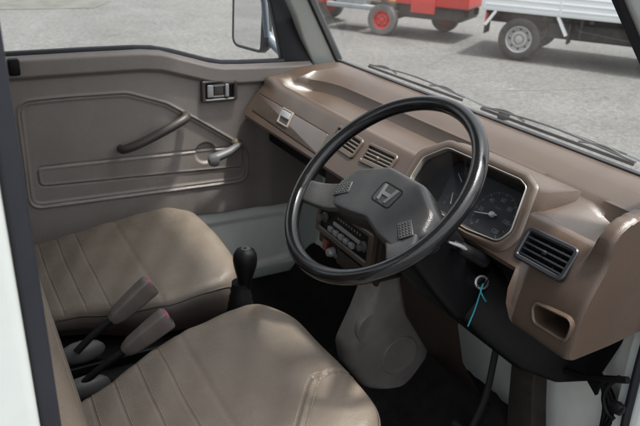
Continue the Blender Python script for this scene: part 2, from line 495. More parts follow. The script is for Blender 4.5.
# ------------------------------------------------------------------ ground
def ground():
    mb = MB()
    n = 60; L = 120.0
    xs = [-L + 2*L*i/n for i in range(n+1)]
    vs = []; fs = []
    for x in xs:
        for y in xs:
            vs.append((x, y, 0))
    for i in range(n):
        for j in range(n):
            fs.append((i*(n+1)+j, (i+1)*(n+1)+j, (i+1)*(n+1)+j+1, i*(n+1)+j+1))
    mb.add(vs, fs)
    tag(mb.build('asphalt_ground', M_asph), 'pale worn grey asphalt of the parking lot', None, None, 'structure')
    # verge beside the lot, far left
    mb = MB()
    edge = [(-30, 10.4)] + [(-12+0.8*i, 10.55+0.022*(i-10)+0.05*math.sin(i*1.7)+0.05*random.random()) for i in range(19)] + [(2.9, 11.6), (2.6, 14), (-30, 14)]
    mb.add([(x, y, 0.006) for x, y in edge], [tuple(range(len(edge)))])
    tag(mb.build('dirt_ground', pm('verge_soil', (0.075, 0.077, 0.068), 0.95, 0.3, 3)), 'dark low verge along the far edge of the asphalt', None, None, 'structure')
    # thin line of sand caught in a joint of the asphalt
    mb = MB()
    c = curve_pts([(5.0, 3.9, .004), (5.35, 3.80, .004), (5.75, 3.72, .004), (6.25, 3.62, .004)], 8)
    for i in range(len(c)-1):
        d = (c[i+1]-c[i]).normalized(); nrm = Vector((-d.y, d.x, 0))
        w0 = 0.007+0.012*math.sin(i*1.3)**2; w1 = 0.007+0.012*math.sin((i+1)*1.3)**2
        mb.add([c[i]-nrm*w0, c[i]+nrm*w0, c[i+1]+nrm*w1, c[i+1]-nrm*w1], [(0, 1, 2, 3)])
    tag(mb.build('sand_ground', pm('sand_joint', (0.150, 0.135, 0.112), 0.95, 0.25, 25)), 'sandy joint line running across the asphalt', None, None, 'structure')
ground()

# ------------------------------------------------------------------ cab shell
def cab():
    t = thing('truck_cab', 'white painted cab shell around the seats with pillars, windscreen and black rubber door seals', 'truck cab', (0.4, 0, 0))
    mb = MB()
    mb.box((0.48, 0, 0.43), (1.30, 1.24, 0.04))
    mb.build('floor_pan', M_carpet, t)
    # roof
    mb = MB()
    mb.box((0.24, 0, 1.865), (0.90, 1.30, 0.03), b=0.012)
    mb.build('roof', M_white, t)
    mb = MB()
    mb.box((0.24, 0, 1.838), (0.84, 1.20, 0.018), b=0.008)
    mb.build('headlining', M_head, t)
    # rear wall with window
    mb = MB()
    for c, sz in (((-0.19, 0, 0.83), (0.04, 1.28, 0.80)), ((-0.19, 0, 1.79), (0.04, 1.28, 0.12)), ((-0.19, 0.57, 1.48), (0.04, 0.14, 0.50)), ((-0.19, -0.57, 1.48), (0.04, 0.14, 0.50))):
        mb.box(c, sz, b=0.008)
    mb.build('rear_wall', M_whitein, t)
    mb = MB(); mb.box((-0.19, 0, 1.48), (0.005, 1.0, 0.50))
    mb.build('rear_window', M_glass, t)
    # front bulkhead, painted, with a pressed rib
    mb = MB()
    rows = []
    for i in range(29):
        y = -0.62+1.24*i/28
        rib = 0.012*math.exp(-((y+0.47)/0.02)**2) + 0.010*math.exp(-((y+0.33)/0.03)**2) + 0.012*math.exp(-((y-0.2)/0.03)**2)
        rows.append([(1.055-rib-0.02*smst(0.5, 0.46, z)-0.10*smst(0.56, 0.44, z), y, z) for z in [0.44+0.02*k for k in range(35)]])
    mb.loft(rows, closed=False)
    mb.build('front_bulkhead', M_whitein, t)
    # outer front skin and cowl below the windscreen
    mb = MB()
    prof = [(1.085, 1.140), (1.125, 1.128), (1.165, 1.105), (1.19, 1.05), (1.20, 0.75), (1.19, 0.48)]
    mb.loft([[(x-0.10*abs(y/0.68)**4, y, z) for x, z in prof] for y in [-0.68+1.36*i/24 for i in range(25)]], closed=False)
    mb.build('front_panel', M_white, t)
    # windscreen and its rubber; the pillars lean back and inwards
    def edge(z):
        """front edge of the windscreen opening at height z: x, half width"""
        if z <= 1.5: return 1.076-0.70*(z-1.166), 0.608-0.27*(z-1.166)
        return 0.842-0.53*(z-1.5), 0.518-0.14*(z-1.5)
    zz = [1.163+(1.842-1.163)*k/10 for k in range(11)]
    mb = MB()
    mb.loft([[(edge(z)[0]-0.010, edge(z)[1]*j/8, z) for j in range(-8, 9)] for z in zz], closed=False)
    mb.build('windscreen', M_glass, t)
    mb = MB()
    mb.bar((edge(1.163)[0]-.004, -0.61, 1.160), (edge(1.163)[0]-.004, 0.61, 1.160), 0.012, 0.010, bev=.003)
    for s in (-1, 1):
        mb.tube([(edge(z)[0]+.004, s*(edge(z)[1]-0.002), z-.004) for z in zz], 0.013, 8)
    mb.tube([(edge(1.842)[0], y, 1.838) for y in (-.47, 0, .47)], 0.011, 8)
    mb.build('windscreen_seal', M_rubber, t)
    for s in (-1, 1):
        mb = MB(); rings = []
        for z in [1.10, 1.14]+zz[1:]+[1.86]:
            ex, ey = edge(z)
            wd = lerp(0.088, 0.064, smst(1.16, 1.34, z))
            if s > 0: q = [(ex-wd, ey+0.004), (ex+0.004, ey-0.008), (ex+0.006, ey+0.045), (ex-wd, ey+0.045)]
            else: q = [(ex-0.026, -ey-0.030), (ex+0.002, -ey+0.002), (ex+0.030, -ey-0.045), (ex-0.010, -ey-0.050)]
            o = rounded(q, 0.008, 3)
            rings.append([(x, y, z) for x, y in o])
        mb.loft(rings, True, True, True)
        mb.build('windscreen_pillar', M_white, t)
    # lower front posts
    for s in (-1, 1):
        mb = MB()
        poly = rounded([(0.975, 0.45), (1.16, 0.45), (1.10, 1.15), (0.965, 1.13), (0.955, 0.92)], 0.015, 3)
        if s > 0: mb.prism(poly, XZ, -0.66, -0.625, 0.006)
        else: mb.prism(poly, XZ, 0.62, 0.66, 0.006)
        mb.build('door_post', M_white, t)
    # rear door pillars: the near one fills the left edge of the picture
    for s in (-1, 1):
        mb = MB()
        pl = [(0.026, -0.700), (-0.16, -0.715), (-0.16, -0.60), (0.018, -0.60), (0.024, -0.645)] if s < 0 else [(0.0, 0.66), (-0.16, 0.66), (-0.16, 0.61), (0.0, 0.61)]
        pl = rounded(pl, 0.010, 4)
        mb.loft([[(x+dx, y, z) for x, y in pl] for z, dx in ((0.46, 0.006), (0.8, 0.003), (1.2, 0.0), (1.6, -0.004), (1.85, -0.02))], True, True, True)
        mb.build('rear_pillar', M_white, t)
    # driver doorway rubber: up the rear pillar, down the front post, along the sill
    mb = MB()
    mb.loft([[(x+0.0371+dx, y-0.640, z) for x, y in rounded([(-.0085, -.012), (.0085, -.010), (.0085, .012), (-.0085, .012)], .004, 3)] for z, dx in ((0.50, .004), (0.8, .003), (1.2, 0.0), (1.6, -.004), (1.84, -.02))], True, True, True)
    mb.tube(curve_pts([(0.93, -0.645, 0.50), (0.961, -0.645, 0.70), (0.956, -0.645, 0.80), (0.950, -0.645, 0.92), (0.955, -0.645, 1.06), (0.965, -0.640, 1.13), (0.93, -0.64, 1.21), (0.56, -0.64, 1.83)], 6), 0.0075, 10)
    mb.bar((0.03, -0.642, 0.49), (0.95, -0.642, 0.49), 0.018, 0.016, bev=.004)
    mb.build('door_seal', M_rubber, t)
    for y, wd in ((-0.64, 0.06), (0.635, 0.05)):
        mb = MB(); mb.box((0.46, y, 0.46), (1.1, wd, 0.06), b=0.012)
        mb.build('sill', M_white, t)
    # engine box under the seats
    mb = MB()
    mb.box((0.14, 0, 0.55), (0.62, 1.00, 0.24), b=0.02)
    mb.build('seat_platform', M_blackm, t)
    # seat rails between the cushions
    for y in (0.035, -0.045):
        mb = MB(); mb.box((0.30, y, 0.678), (0.50, 0.018, 0.030), b=0.004)
        mb.build('seat_rail', M_black, t)
    # outer body low down
    mb = MB()
    for s in (-1, 1):
        mb = MB(); mb.box((-0.10, s*0.68, 0.75), (0.16, 0.04, 0.60), b=0.012)
        mb.build('body_side', M_white, t)
    # driver door swung open on its front hinge
    ang = R(80)
    dv = Vector((-math.cos(ang), -math.sin(ang), 0)); dn = Vector((dv.y, -dv.x, 0))
    if dn.x > 0: dn = -dn
    H0 = Vector((0.985, -0.70, 0))
    def DP(a, b, z): return H0 + dv*a + dn*b + Vector((0, 0, z))
    def dslab(mb, o_, b0, b1):
        mb.loft([[DP(a, b, z) for a, z in o_] for b in (b0, b1)], True, True, True)
    lo_ = rounded([(0.0, 0.46), (0.93, 0.46), (0.95, 1.20), (0.46, 1.21), (0.28, 1.16), (0.0, 1.16)], .02, 3)
    mb = MB(); dslab(mb, lo_, -0.03, 0.0)
    dr = mb.build('driver_door', M_white, t)
    mb = MB(); dslab(mb, inset2d(rounded([(0.02, 0.62), (0.91, 0.62), (0.93, 1.19), (0.46, 1.20), (0.28, 1.15), (0.02, 1.15)], .03, 3), 0.004), 0.0, 0.022)
    mb.build('door_trim', M_door, dr)
    mb = MB()
    wf = [(0.0, 1.16), (0.28, 1.16), (0.46, 1.21), (0.95, 1.20), (0.95, 1.81), (0.42, 1.81)]
    mb.tube([DP(a, -0.012, z) for a, z in wf+[wf[0]]], 0.014, 8)
    mb.build('window_frame', M_rubber, dr)
    mb = MB(); mb.add([DP(a, -0.012, z) for a, z in wf], [tuple(range(6))])
    mb.build('window_glass', M_glass, dr)
    # door check rod and cable by the front post
    mb = MB()
    mb.tube([(0.93, -0.50, 0.800), (0.93, -0.568, 0.822), (0.93, -0.645, 0.870)], 0.0065, 8)
    mb.add([(0.925, -0.575, 0.822), (0.925, -0.60, 0.835), (0.925, -0.598, 0.805), (0.933, -0.575, 0.822), (0.933, -0.60, 0.835), (0.933, -0.598, 0.805)], [(0, 1, 2), (5, 4, 3), (0, 3, 4, 1), (1, 4, 5, 2), (2, 5, 3, 0)])
    mb.build('check_rod', M_black, t)
    mb = MB()
    mb.tube(curve_pts([(0.935, -0.628, 0.862), (0.93, -0.614, 0.838), (0.93, -0.612, 0.808), (0.93, -0.625, 0.787), (0.93, -0.640, 0.782)], 6), 0.005, 8)
    mb.lathe([(0.004, -.012), (0.010, -.010), (0.012, 0), (0.010, .010), (0.004, .012)], Fr((0.93, -0.640, 0.808), (1, 0, 0), (0, 0, 1)), 14)
    mb.build('check_cable', M_black, t)
    mb = MB()
    for k, (dy, dz) in enumerate(((0, 0), (0.011, 0.004), (-0.010, 0.003))):
        mb.tube(curve_pts([(1.00, -0.43+dy, 0.80), (1.015, -0.485+dy, 0.765+dz), (1.018, -0.535+dy*0.5, 0.775+dz), (1.02, -0.575+dy, 0.72), (1.01, -0.565-dy, 0.60), (0.99, -0.59, 0.48)], 6), 0.0055, 8)
    mb.build('wiring_loom', M_black, t)
cab()

# floor mat
def floor_mat():
    mb = MB()
    for y0, y1 in ((-0.58, 0.56),):
        n = 40; m = 60
        vs = []; fs = []
        for i in range(n+1):
            for j in range(m+1):
                x = lerp(0.42, 1.0, i/n); y = lerp(y0, y1, j/m)
                z = 0.466 + 0.008*math.sin(x*23+y*9)*math.sin(y*17) + 0.10*smst(0.88, 1.0, x) + 0.06*math.exp(-((y+0.02)/0.10)**2)
                z += 0.006*math.exp(-((math.fmod(y*30+100, 1)-0.5)/0.2)**2)
                vs.append((x, y, z))
        for i in range(n):
            for j in range(m):
                a = i*(m+1)+j
                fs.append((a, a+m+1, a+m+2, a+1))
        mb.add(vs, fs)
    tag(mb.build('floor_mat', M_carpet), 'black rumpled rubber mat covering the footwell floor', 'floor mat')
floor_mat()

# ------------------------------------------------------------------ passenger door
def belt(x):
    pts = [(-0.2, 1.2165), (0.154, 1.217), (0.316, 1.219), (0.47, 1.2195), (0.52, 1.215), (0.56, 1.204), (0.604, 1.191), (0.661, 1.174), (0.70, 1.167), (0.76, 1.164), (1.0, 1.160)]
    for i in range(len(pts)-1):
        if x <= pts[i+1][0]:
            t = (x-pts[i][0])/(pts[i+1][0]-pts[i][0])
            return lerp(pts[i][1], pts[i+1][1], t)
    return pts[-1][1]

def passenger_door():
    t = thing('passenger_door', 'closed passenger door with brown moulded trim, window crank and pull strap', 'truck door', (0.4, 0.62, 0.5))
    panel = rounded([(0.157, 0.821), (0.160, 1.101), (0.27, 1.104), (0.425, 1.103), (0.53, 1.066), (0.627, 1.005), (0.725, 0.938), (0.772, 0.900), (0.770, 0.811)], [0.03, 0.03, 0.02, 0.09, 0.08, 0.1, 0.1, 0.05, 0.03], 6)
    pocket = rounded([(0.180, 0.872), (0.181, 0.927), (0.764, 0.919), (0.764, 0.849)], [0.02, 0.015, 0.01, 0.01], 5)
    nx, nz = 430, 250
    x0, x1 = -0.05, 0.985
    X = np.repeat(np.linspace(x0, x1, nx+1)[:, None], nz+1, 1)
    T = np.repeat(np.linspace(0, 1, nz+1)[None, :], nx+1, 0)
    top_ = np.array([belt(x) for x in X[:, 0]])[:, None]
    bot_ = np.array([lerp(0.600, 0.708, smst(0.50, 0.60, x)) for x in X[:, 0]])[:, None]
    Z = bot_+T*(top_-bot_)
    def ss(a, b, v):
        t_ = np.clip((v-a)/(b-a), 0, 1); return t_*t_*(3-2*t_)
    def sd_np(poly):
        best = np.full(X.shape, 9.0); ins = np.zeros(X.shape, bool)
        for i in range(len(poly)):
            (ax, ay), (bx_, by_) = poly[i-1], poly[i]
            vx, vy = bx_-ax, by_-ay
            L_ = vx*vx+vy*vy
            if L_ < 1e-14: continue
            t_ = np.clip(((X-ax)*vx+(Z-ay)*vy)/L_, 0, 1)
            best = np.minimum(best, np.hypot(X-ax-t_*vx, Z-ay-t_*vy))
            if ay != by_:
                c_ = ((ay > Z) != (by_ > Z)) & (X < vx*(Z-ay)/(by_-ay)+ax)
                ins ^= c_
        return np.where(ins, -best, best)
    def g_(v, w_): return np.exp(-(v/w_)**2)
    d = top_-Z
    Hh = 0.014*ss(0.062, 0.046, d) - 0.022*ss(0.014, 0.0, d)**2
    s1 = sd_np(panel); s2 = sd_np(pocket)
    Hh += 0.0036*g_(s1-0.006, 0.0028) - 0.0040*g_(s1-0.0005, 0.0022) + 0.0020*g_(s1+0.005, 0.0026) - 0.0050*ss(0.0, -0.006, s1)
    Hh += np.where(s1 < 0, -0.0026*g_(s2, 0.0020)+0.0016*g_(s2+0.005, 0.0028)+0.0016*ss(0, -0.006, s2), 0)
    cd = np.hypot(X-0.645, Z-0.910)
    Hh -= 0.008*ss(0.034, 0.026, cd)
    Hh += 0.012*ss(0.80, 0.72, Z)*ss(0.60, 0.70, X) - 0.02*ss(0.010, 0.0, Z-bot_)
    Hh += 0.010*ss(0.80, 0.86, X)*ss(1.12, 1.05, Z)
    Y = 0.604-Hh
    vs = [(float(a), float(b), float(c)) for a, b, c in zip(X.ravel(), Y.ravel(), Z.ravel())]
    fs = []
    for i in range(nx):
        for j in range(nz):
            a = i*(nz+1)+j
            fs.append((a, a+nz+1, a+nz+2, a+1))
    mb = MB(); mb.add(vs, fs)
    mb.build('trim_panel', M_door, t, 80)
    # painted lower sheet metal with a pressed field
    mb = MB()
    press = rounded([(0.20, 0.490), (0.20, 0.680), (0.925, 0.668), (0.935, 0.500)], 0.03, 5)
    vs, fs = [], []
    nx, nz = 100, 40
    for i in range(nx+1):
        x = lerp(-0.03, 0.97, i/nx)
        for j in range(nz+1):
            z = lerp(0.455, 0.73, j/nz)
            s = sdist(x, z, press)
            vs.append((x, 0.612+0.010*smst(0.004, -0.010, s)+0.02*smst(0.475, 0.455, z), z))
    for i in range(nx):
        for j in range(nz):
            a = i*(nz+1)+j
            fs.append((a, a+nz+1, a+nz+2, a+1))
    mb.add(vs, fs)
    mb.build('lower_panel', M_whitein, t, 60)
    # outer skin
    mb = MB()
    mb.box((0.46, 0.668, 0.82), (1.02, 0.02, 0.68), b=0.008)
    mb.build('door_skin', M_white, t)
    # black window rubber along the belt
    mb = MB()
    pts = [(x, 0.622, belt(x)+0.002) for x in [-0.05+0.05*i for i in range(20)]]
    mb.tube(pts, 0.0085, 8)
    mb.build('belt_seal', M_rubber, t)
    # window frame: rear upright, top and slanting front quarter
    mb = MB()
    mb.prism(rounded([(0.897, 1.158), (1.000, 1.150), (0.925, 1.34), (0.67, 1.83), (0.575, 1.815), (0.853, 1.335)], [.004, .004, .05, .01, .01, .05], 4), XZ, -0.642, -0.619, 0.004)
    mb.prism(rounded([(-0.05, 1.21), (-0.01, 1.21), (-0.01, 1.80), (-0.05, 1.82)], .008, 3), XZ, -0.642, -0.619, 0.004)
    mb.prism(rounded([(-0.05, 1.79), (0.585, 1.79), (0.575, 1.83), (-0.05, 1.83)], .006, 3), XZ, -0.642, -0.619, 0.004)
    mb.build('window_frame', M_rubber, t)
    mb = MB()
    g = [(-0.03, 1.19), (0.48, 1.19), (0.70, 1.145), (0.92, 1.145), (0.865, 1.33), (0.585, 1.80), (-0.03, 1.80)]
    mb.add([(x, 0.6255, z) for x, z in g], [tuple(range(len(g)))])
    mb.build('window_glass', glass('smeared_glass', arc=(0.376, 1.098, 0.242, 0.010, 0.20)), t)
    # latch block at the rear of the belt
    mb = MB()
    mb.box((0.158, 0.590, 1.195), (0.026, 0.022, 0.040), b=0.005)
    mb.build('belt_latch', M_black, t)
    # pull strap: a flat padded handle on two feet
    mb = MB()
    c = curve_pts([(0.398, 0.598, 0.957), (0.404, 0.578, 0.960), (0.440, 0.566, 0.974), (0.500, 0.563, 0.999), (0.556, 0.566, 1.023), (0.580, 0.578, 1.032), (0.583, 0.598, 1.034)], 6)
    mb.tube(c, [0.0115]*4+[0.0125]*(len(c)-8)+[0.0115]*4, 14)
    mb.build('pull_strap', M_strap, t)
    # window crank
    mb = MB()
    mb.lathe([(0.016, 0.0), (0.016, 0.012), (0.012, 0.020), (0.005, 0.022)], Fr((0.737, 0.600, 0.932), (1, 0, 0), (0, 0, 1)), 20)
    k = mb.build('crank_hub', M_brass, t)
    mb = MB()
    c = curve_pts([(0.742, 0.574, 0.936), (0.720, 0.566, 0.931), (0.695, 0.558, 0.922), (0.655, 0.554, 0.912), (0.634, 0.556, 0.906)], 5)
    mb.tube(c, [lerp(0.010, 0.0165, smst(0, .8, i/(len(c)-1))) for i in range(len(c)-2)]+[0.014, 0.008], 14, flat=0.8)
    k = mb.build('window_crank', M_crank, t)
    mb = MB()
    mb.lathe([(0.012, -0.002), (0.016, 0.006), (0.0175, 0.018), (0.015, 0.026), (0.008, 0.029)], Fr((0.644, 0.554, 0.909), (1, 0, 0), (0, 0, 1)), 24)
    mb.build('knob', M_crank, k)
    # inner handle: bezel, recess, paddle
    fr = Fr((0.686, 0.600, 1.096), (1, 0, 0), (0, 0, 1))
    out = rounded([(-0.054, -0.031), (0.054, -0.031), (0.054, 0.031), (-0.054, 0.031)], 0.006, 4)
    inn = rounded([(-0.043, -0.022), (0.043, -0.022), (0.043, 0.022), (-0.043, 0.022)], 0.004, 4)
    mb = MB(); mb.ring(out, inn, fr, -0.004, 0.010, 0.003)
    bz = mb.build('inner_handle', M_strap, t)
    mb = MB(); mb.prism(inn, fr, -0.004, 0.0015)
    mb.build('handle_recess', M_blackm, bz)
    mb = MB()
    mb.prism(rounded([(-0.037, -0.018), (-0.019, -0.018), (-0.019, 0.018), (-0.037, 0.018)], .003, 3), fr, 0.001, 0.009, .002)
    mb.prism(rounded([(0.016, -0.019), (0.027, -0.019), (0.027, 0.019), (0.016, 0.019)], .003, 3), fr, 0.001, 0.011, .002)
    mb.prism([(-0.018, 0.013), (0.015, 0.013), (0.015, 0.018), (-0.018, 0.018)], fr, 0.001, 0.007)
    mb.prism([(-0.018, -0.018), (0.015, -0.018), (0.015, -0.014), (-0.018, -0.014)], fr, 0.001, 0.007)
    mb.build('handle_surround', M_silver, bz)
    mb = MB()
    mb.prism(rounded([(-0.016, -0.013), (0.013, -0.013), (0.013, 0.012), (-0.016, 0.012)], .003, 3), fr, 0.001, 0.006, .002)
    mb.build('handle_paddle', M_strap, bz)
    # door mirror
    fm = Fr((0.865, 0.800, 1.288), (0.40, -0.916, 0), (0.0, 0.05, 1.0))
    o = rounded([(-0.068, -0.118), (0.062, -0.125), (0.070, 0.118), (-0.066, 0.122)], [.035, .02, .03, .03], 6)
    rings = []
    for d, ins in ((0.0, 0.0), (0.004, -0.003), (-0.02, -0.004), (-0.05, 0.010), (-0.066, 0.030)):
        rings.append([fm.p(x, y, (d if d > 0 else d)) for x, y in inset2d(o, ins)])
    rings = [rings[1]] + rings[2:]
    nsg = -1 if fm.n.x > 0 else 1
    mb = MB()
    rr = []
    for d, ins in ((0.002, 0.007), (0.004, 0.004), (0.003, 0.0), (-0.02, -0.003), (-0.045, 0.006), (-0.06, 0.03)):
        rr.append([fm.p(x, y, nsg*d) for x, y in inset2d(o, ins)])
    mb.loft(rr, True, True, True)
    mir = mb.build('mirror', pm('mirror_shell', (0.035, 0.036, 0.040), 0.4, 0.1, 12), t)
    mb = MB(); mb.prism(inset2d(o, 0.009), fm, nsg*0.0015, nsg*0.0035)
    mb.build('mirror_glass', M_mirror, mir)
    mb = MB()
    mb.tube(curve_pts([(0.935, 0.655, 1.160), (0.938, 0.70, 1.172), (0.925, 0.745, 1.195), (0.905, 0.765, 1.225)], 5), [0.020]*6+[0.018]*6+[0.015]*4, 12)
    mb.box((0.940, 0.660, 1.165), (0.06, 0.05, 0.050), b=0.010)
    mb.tube([(0.900, 0.742, 1.215), (0.885, 0.73, 1.32), (0.855, 0.735, 1.42)], 0.010, 10)
    mb.build('mirror_arm', pm('mirror_arm_grey', (0.17, 0.20, 0.24), 0.4, 0.1, 12), mir)
passenger_door()

# ------------------------------------------------------------------ dashboard
FN = Vector((-0.8, 0, 0.6)).normalized()
FACE = Fr((0.7525, 0, 1.030), (0, -1, 0), (0.6, 0, 0.8))        # a = -y, b up the face
if FACE.n.dot(FN) < 0:
    raise RuntimeError('frame')

def dash_profile(y):
    u = max(0.0, min(1.0, (y-0.36)/0.150))
    L = 1-math.sqrt(max(0.0, 1-u*u))           # far end: the tray wall rounds back to the lip
    E = smst(0.475, 0.545, y)                  # far end block
    Q = smst(-0.598, -0.617, y)                # near end: raised block
    low = smst(-0.12, -0.19, y)                # cluster side: face bottom higher
    pod = smst(-0.505, -0.520, y)              # lower pod at the near end
    zb = lerp(lerp(1.028, 1.052, low), 0.965, pod)
    tb = lerp(lerp(0.968, 0.885, L), 0.880, Q)    # tray back x
    zt = lerp(lerp(1.100, 1.136, E), 1.181, Q)    # tray floor z
    if y < -0.35: zt = lerp(zt, 1.120, smst(-0.535, -0.470, y))
    zl = lerp(lerp(1.124, 1.134, E), 1.176, Q)
    zc = lerp(lerp(1.136, 1.141, E), 1.183, Q)    # crease above the tray wall
    m = max(L, Q)
    pts = [(1.085, 1.150), (1.068, 1.160), (1.040, lerp(1.162, 1.176, Q)), (lerp(1.005, 0.94, m), lerp(1.154, 1.180, Q))]
    pts += [(tb+0.012, zc+0.001), (tb+0.003, zc-0.003), (tb-0.002, lerp(zc, zt, 0.6)), (tb-0.008, zt+0.003), (tb-0.020, zt)]
    tf = 0.856
    pts += [(lerp(tb-0.022, min(tf, tb-0.028), 0.5), zt), (min(tf, tb-0.028), zt), (0.848, lerp(zt+0.003, zt-0.0008, max(E, Q))), (0.843, lerp(zt, zl, 0.75)), (0.836, lerp(zl, zl+0.001, Q)), (0.829, lerp(zl+0.0005, zl-0.003, Q)), (lerp(0.821, 0.817, Q), lerp(zl-0.003, zl-0.011, Q)), (lerp(0.815, 0.807, Q), lerp(zl-0.011, zl-0.026, Q))]
    z2 = lerp(zl-0.011, zl-0.026, Q)
    for k in range(1, 8):
        z = lerp(z2, zb, k/8)
        xf_ = 0.7525+(z-1.03)*0.75
        xm_ = lerp(0.815, 0.807, Q)
        if xf_ > xm_: xf_ = xm_
        if pod > 0: xf_ = lerp(xf_, lerp(0.764+(z-0.965)*0.27, max(xf_, 0.764), 0.35), pod)
        pts.append((xf_, z))
    xb = lerp(0.7525+(zb-1.03)*0.75, 0.764, pod)
    pts += [(xb, zb), (xb+0.003, zb-0.009), (xb+0.014, zb-0.014), (0.86, zb-0.012), (0.98, 0.965), (1.055, 0.955)]
    return pts

def bool_cut(me, cutter_mb, op='DIFFERENCE'):
    a = bpy.data.objects.new('tmp_a', me); COL.objects.link(a)
    cm = cutter_mb.mesh('tmp_c'); b = bpy.data.objects.new('tmp_b', cm); COL.objects.link(b)
    md = a.modifiers.new('b', 'BOOLEAN'); md.object = b; md.operation = op; md.solver = 'EXACT'
    dg = bpy.context.evaluated_depsgraph_get(); dg.update()
    res = bpy.data.meshes.new_from_object(a.evaluated_get(dg))
    for o in (a, b): bpy.data.objects.remove(o)
    return res

def quad_r(pts, r=0.006, n=4):
    return rounded(pts, r, n)

def dashboard():
    t = thing('dashboard', 'brown moulded dashboard running under the windscreen with vents, glovebox and gauges', 'dashboard', (0.85, 0, 1.0))
    ys = [-0.640, -0.638, -0.635, -0.631, -0.626, -0.621, -0.617] + [-0.6145+0.0024*i for i in range(12)] + [-0.575+0.0125*i for i in range(4)] + [-0.526+0.003*i for i in range(9)]
    y = -0.49
    while y < 0.56:
        ys.append(y); y += 0.012
    ys += [0.562, 0.575, 0.586, 0.592] + [0.36+0.006*i for i in range(32)]
    ys = sorted(set(round(k, 4) for k in ys))
    rings = []
    for y in ys:
        pr = dash_profile(y)
        e = 0.0
        if y < -0.630: e = 0.0045*((-0.630-y)/0.010)**2
        if y > 0.560: e = 0.010*((y-0.560)/0.030)**2
        cx = sum(p[0] for p in pr)/len(pr); cz = sum(p[1] for p in pr)/len(pr)
        if e:
            pr2 = []
            for x, z in pr:
                d = Vector((cx-x, cz-z)); d.normalize()
                pr2.append((x+d.x*e, z+d.y*e))
            pr = pr2
        rings.append([(x, y, z) for x, z in pr])
    mb = MB(); mb.loft(rings, True, True, True)
    me = mb.mesh('dash')
    # ---- cluster opening and other recesses
    open_poly = rounded([(0.1777, 0.0705), (0.1761, 0.1192), (0.2186, 0.1585), (0.4124, 0.1616), (0.4331, 0.1543), (0.459, 0.0745), (0.448, 0.0495), (0.3777, 0.0406), (0.2182, 0.0406)], [.02, .02, .03, .02, .014, .02, .02, .05, .03], 5)
    c = MB(); c.prism(open_poly, FACE, -0.075, 0.08)
    me = bool_cut(me, c)
    lid = rounded([(-0.5451, 0.0169), (-0.1357, 0.0071), (-0.1538, 0.0685), (-0.5685, 0.0725)], 0.006, 4)
    c = MB(); c.prism(lid, FACE, -0.004, 0.06)
    me = bool_cut(me, c)
    vR = rounded([(0.4906, 0.0455), (0.5851, 0.0475), (0.5814, 0.0988), (0.4851, 0.0947)], 0.008, 4)
    v1 = rounded([(-0.1365, 0.0505), (-0.0245, 0.0465), (-0.0232, 0.0907), (-0.1335, 0.0957)], 0.007, 4)
    v2 = rounded([(0.0054, 0.0505), (0.1058, 0.0565), (0.1056, 0.0957), (0.0025, 0.0927)], 0.007, 4)
    for v in (vR, v1, v2):
        c = MB(); c.prism(v, FACE, -0.028, 0.05)
        me = bool_cut(me, c)
    FACE2 = Fr((0.764, 0, 0.965), (0, -1, 0), (0.10, 0, 0.995))
    cub = rounded([(0.566, 0.020), (0.628, 0.022), (0.630, 0.058), (0.553, 0.048)], 0.012, 4)
    c = MB(); c.prism(cub, FACE2, -0.070, 0.06)
    me = bool_cut(me, c)
    finish(me, 'dash_panel', M_dash, t, 38)
    # ---- instrument hood over the cluster
    outer = rounded([(0.1521, 0.0465), (0.1464, 0.1295), (0.2065, 0.1774), (0.4197, 0.1795), (0.4529, 0.1648), (0.4814, 0.0725), (0.4667, 0.0326), (0.3755, 0.0248), (0.1964, 0.0267)], [.03, .03, .04, .03, .02, .03, .03, .05, .03], 5)
    rings = []
    rings.append([FACE.p(x, y, -0.058) for x, y in open_poly])
    rings.append([FACE.p(x, y, -0.006) for x, y in open_poly])
    rings.append([FACE.p(x, y, 0.004) for x, y in inset2d(open_poly, -0.003)])
    rings.append([FACE.p(x, y, 0.006) for x, y in inset2d(open_poly, -0.007)])
    rings.append([FACE.p(x, y, 0.005) for x, y in inset2d(outer, 0.006)])
    rings.append([FACE.p(x, y, 0.001) for x, y in inset2d(outer, 0.001)])
    rings.append([FACE.p(x, y, -0.008) for x, y in outer])
    back = []
    for x, y in outer:
        p = FACE.p(x, y, -0.008)
        back.append(Vector((0.972, lerp(p.y, -0.33, 0.10), 1.132 if p.z > 1.12 else p.z)))
    mid = []
    for x, y in outer:
        p = FACE.p(x, y, -0.008)
        mid.append(Vector((p.x+0.022, lerp(p.y, -0.33, 0.015), p.z-0.004 if p.z > 1.1 else p.z)))
    rings += [mid, back]
    mb = MB(); mb.loft(rings)
    mb.build('instrument_hood', M_dash, t, 40)
    # ---- instrument cluster
    mb = MB()
    ring_in = inset2d(open_poly, 0.0012)
    mb.ring(inset2d(open_poly, -0.0014), ring_in, FACE, -0.006, 0.0066, 0.0008)
    clu = mb.build('instrument_cluster', M_trimline, t)
    mb = MB(); mb.prism(inset2d(open_poly, -0.004), FACE, -0.060, -0.046)
    mb.build('gauge_board', M_void, clu)
    mb = MB()
    dp = rounded([(0.2369, 0.0465), (0.4535, 0.0465), (0.4527, 0.0765), (0.4266, 0.1502), (0.2153, 0.1502)], .012, 4)
    mb.prism(dp, FACE, -0.046, -0.040, .002)
    mb.build('gauge_face', M_dial, clu)
    EF = [(0.2518, 0.0665), (0.2879, 0.0665), (0.2423, 0.1131), (0.2787, 0.1131)]
    DC = (0.371, 0.0896)
    mb = MB()
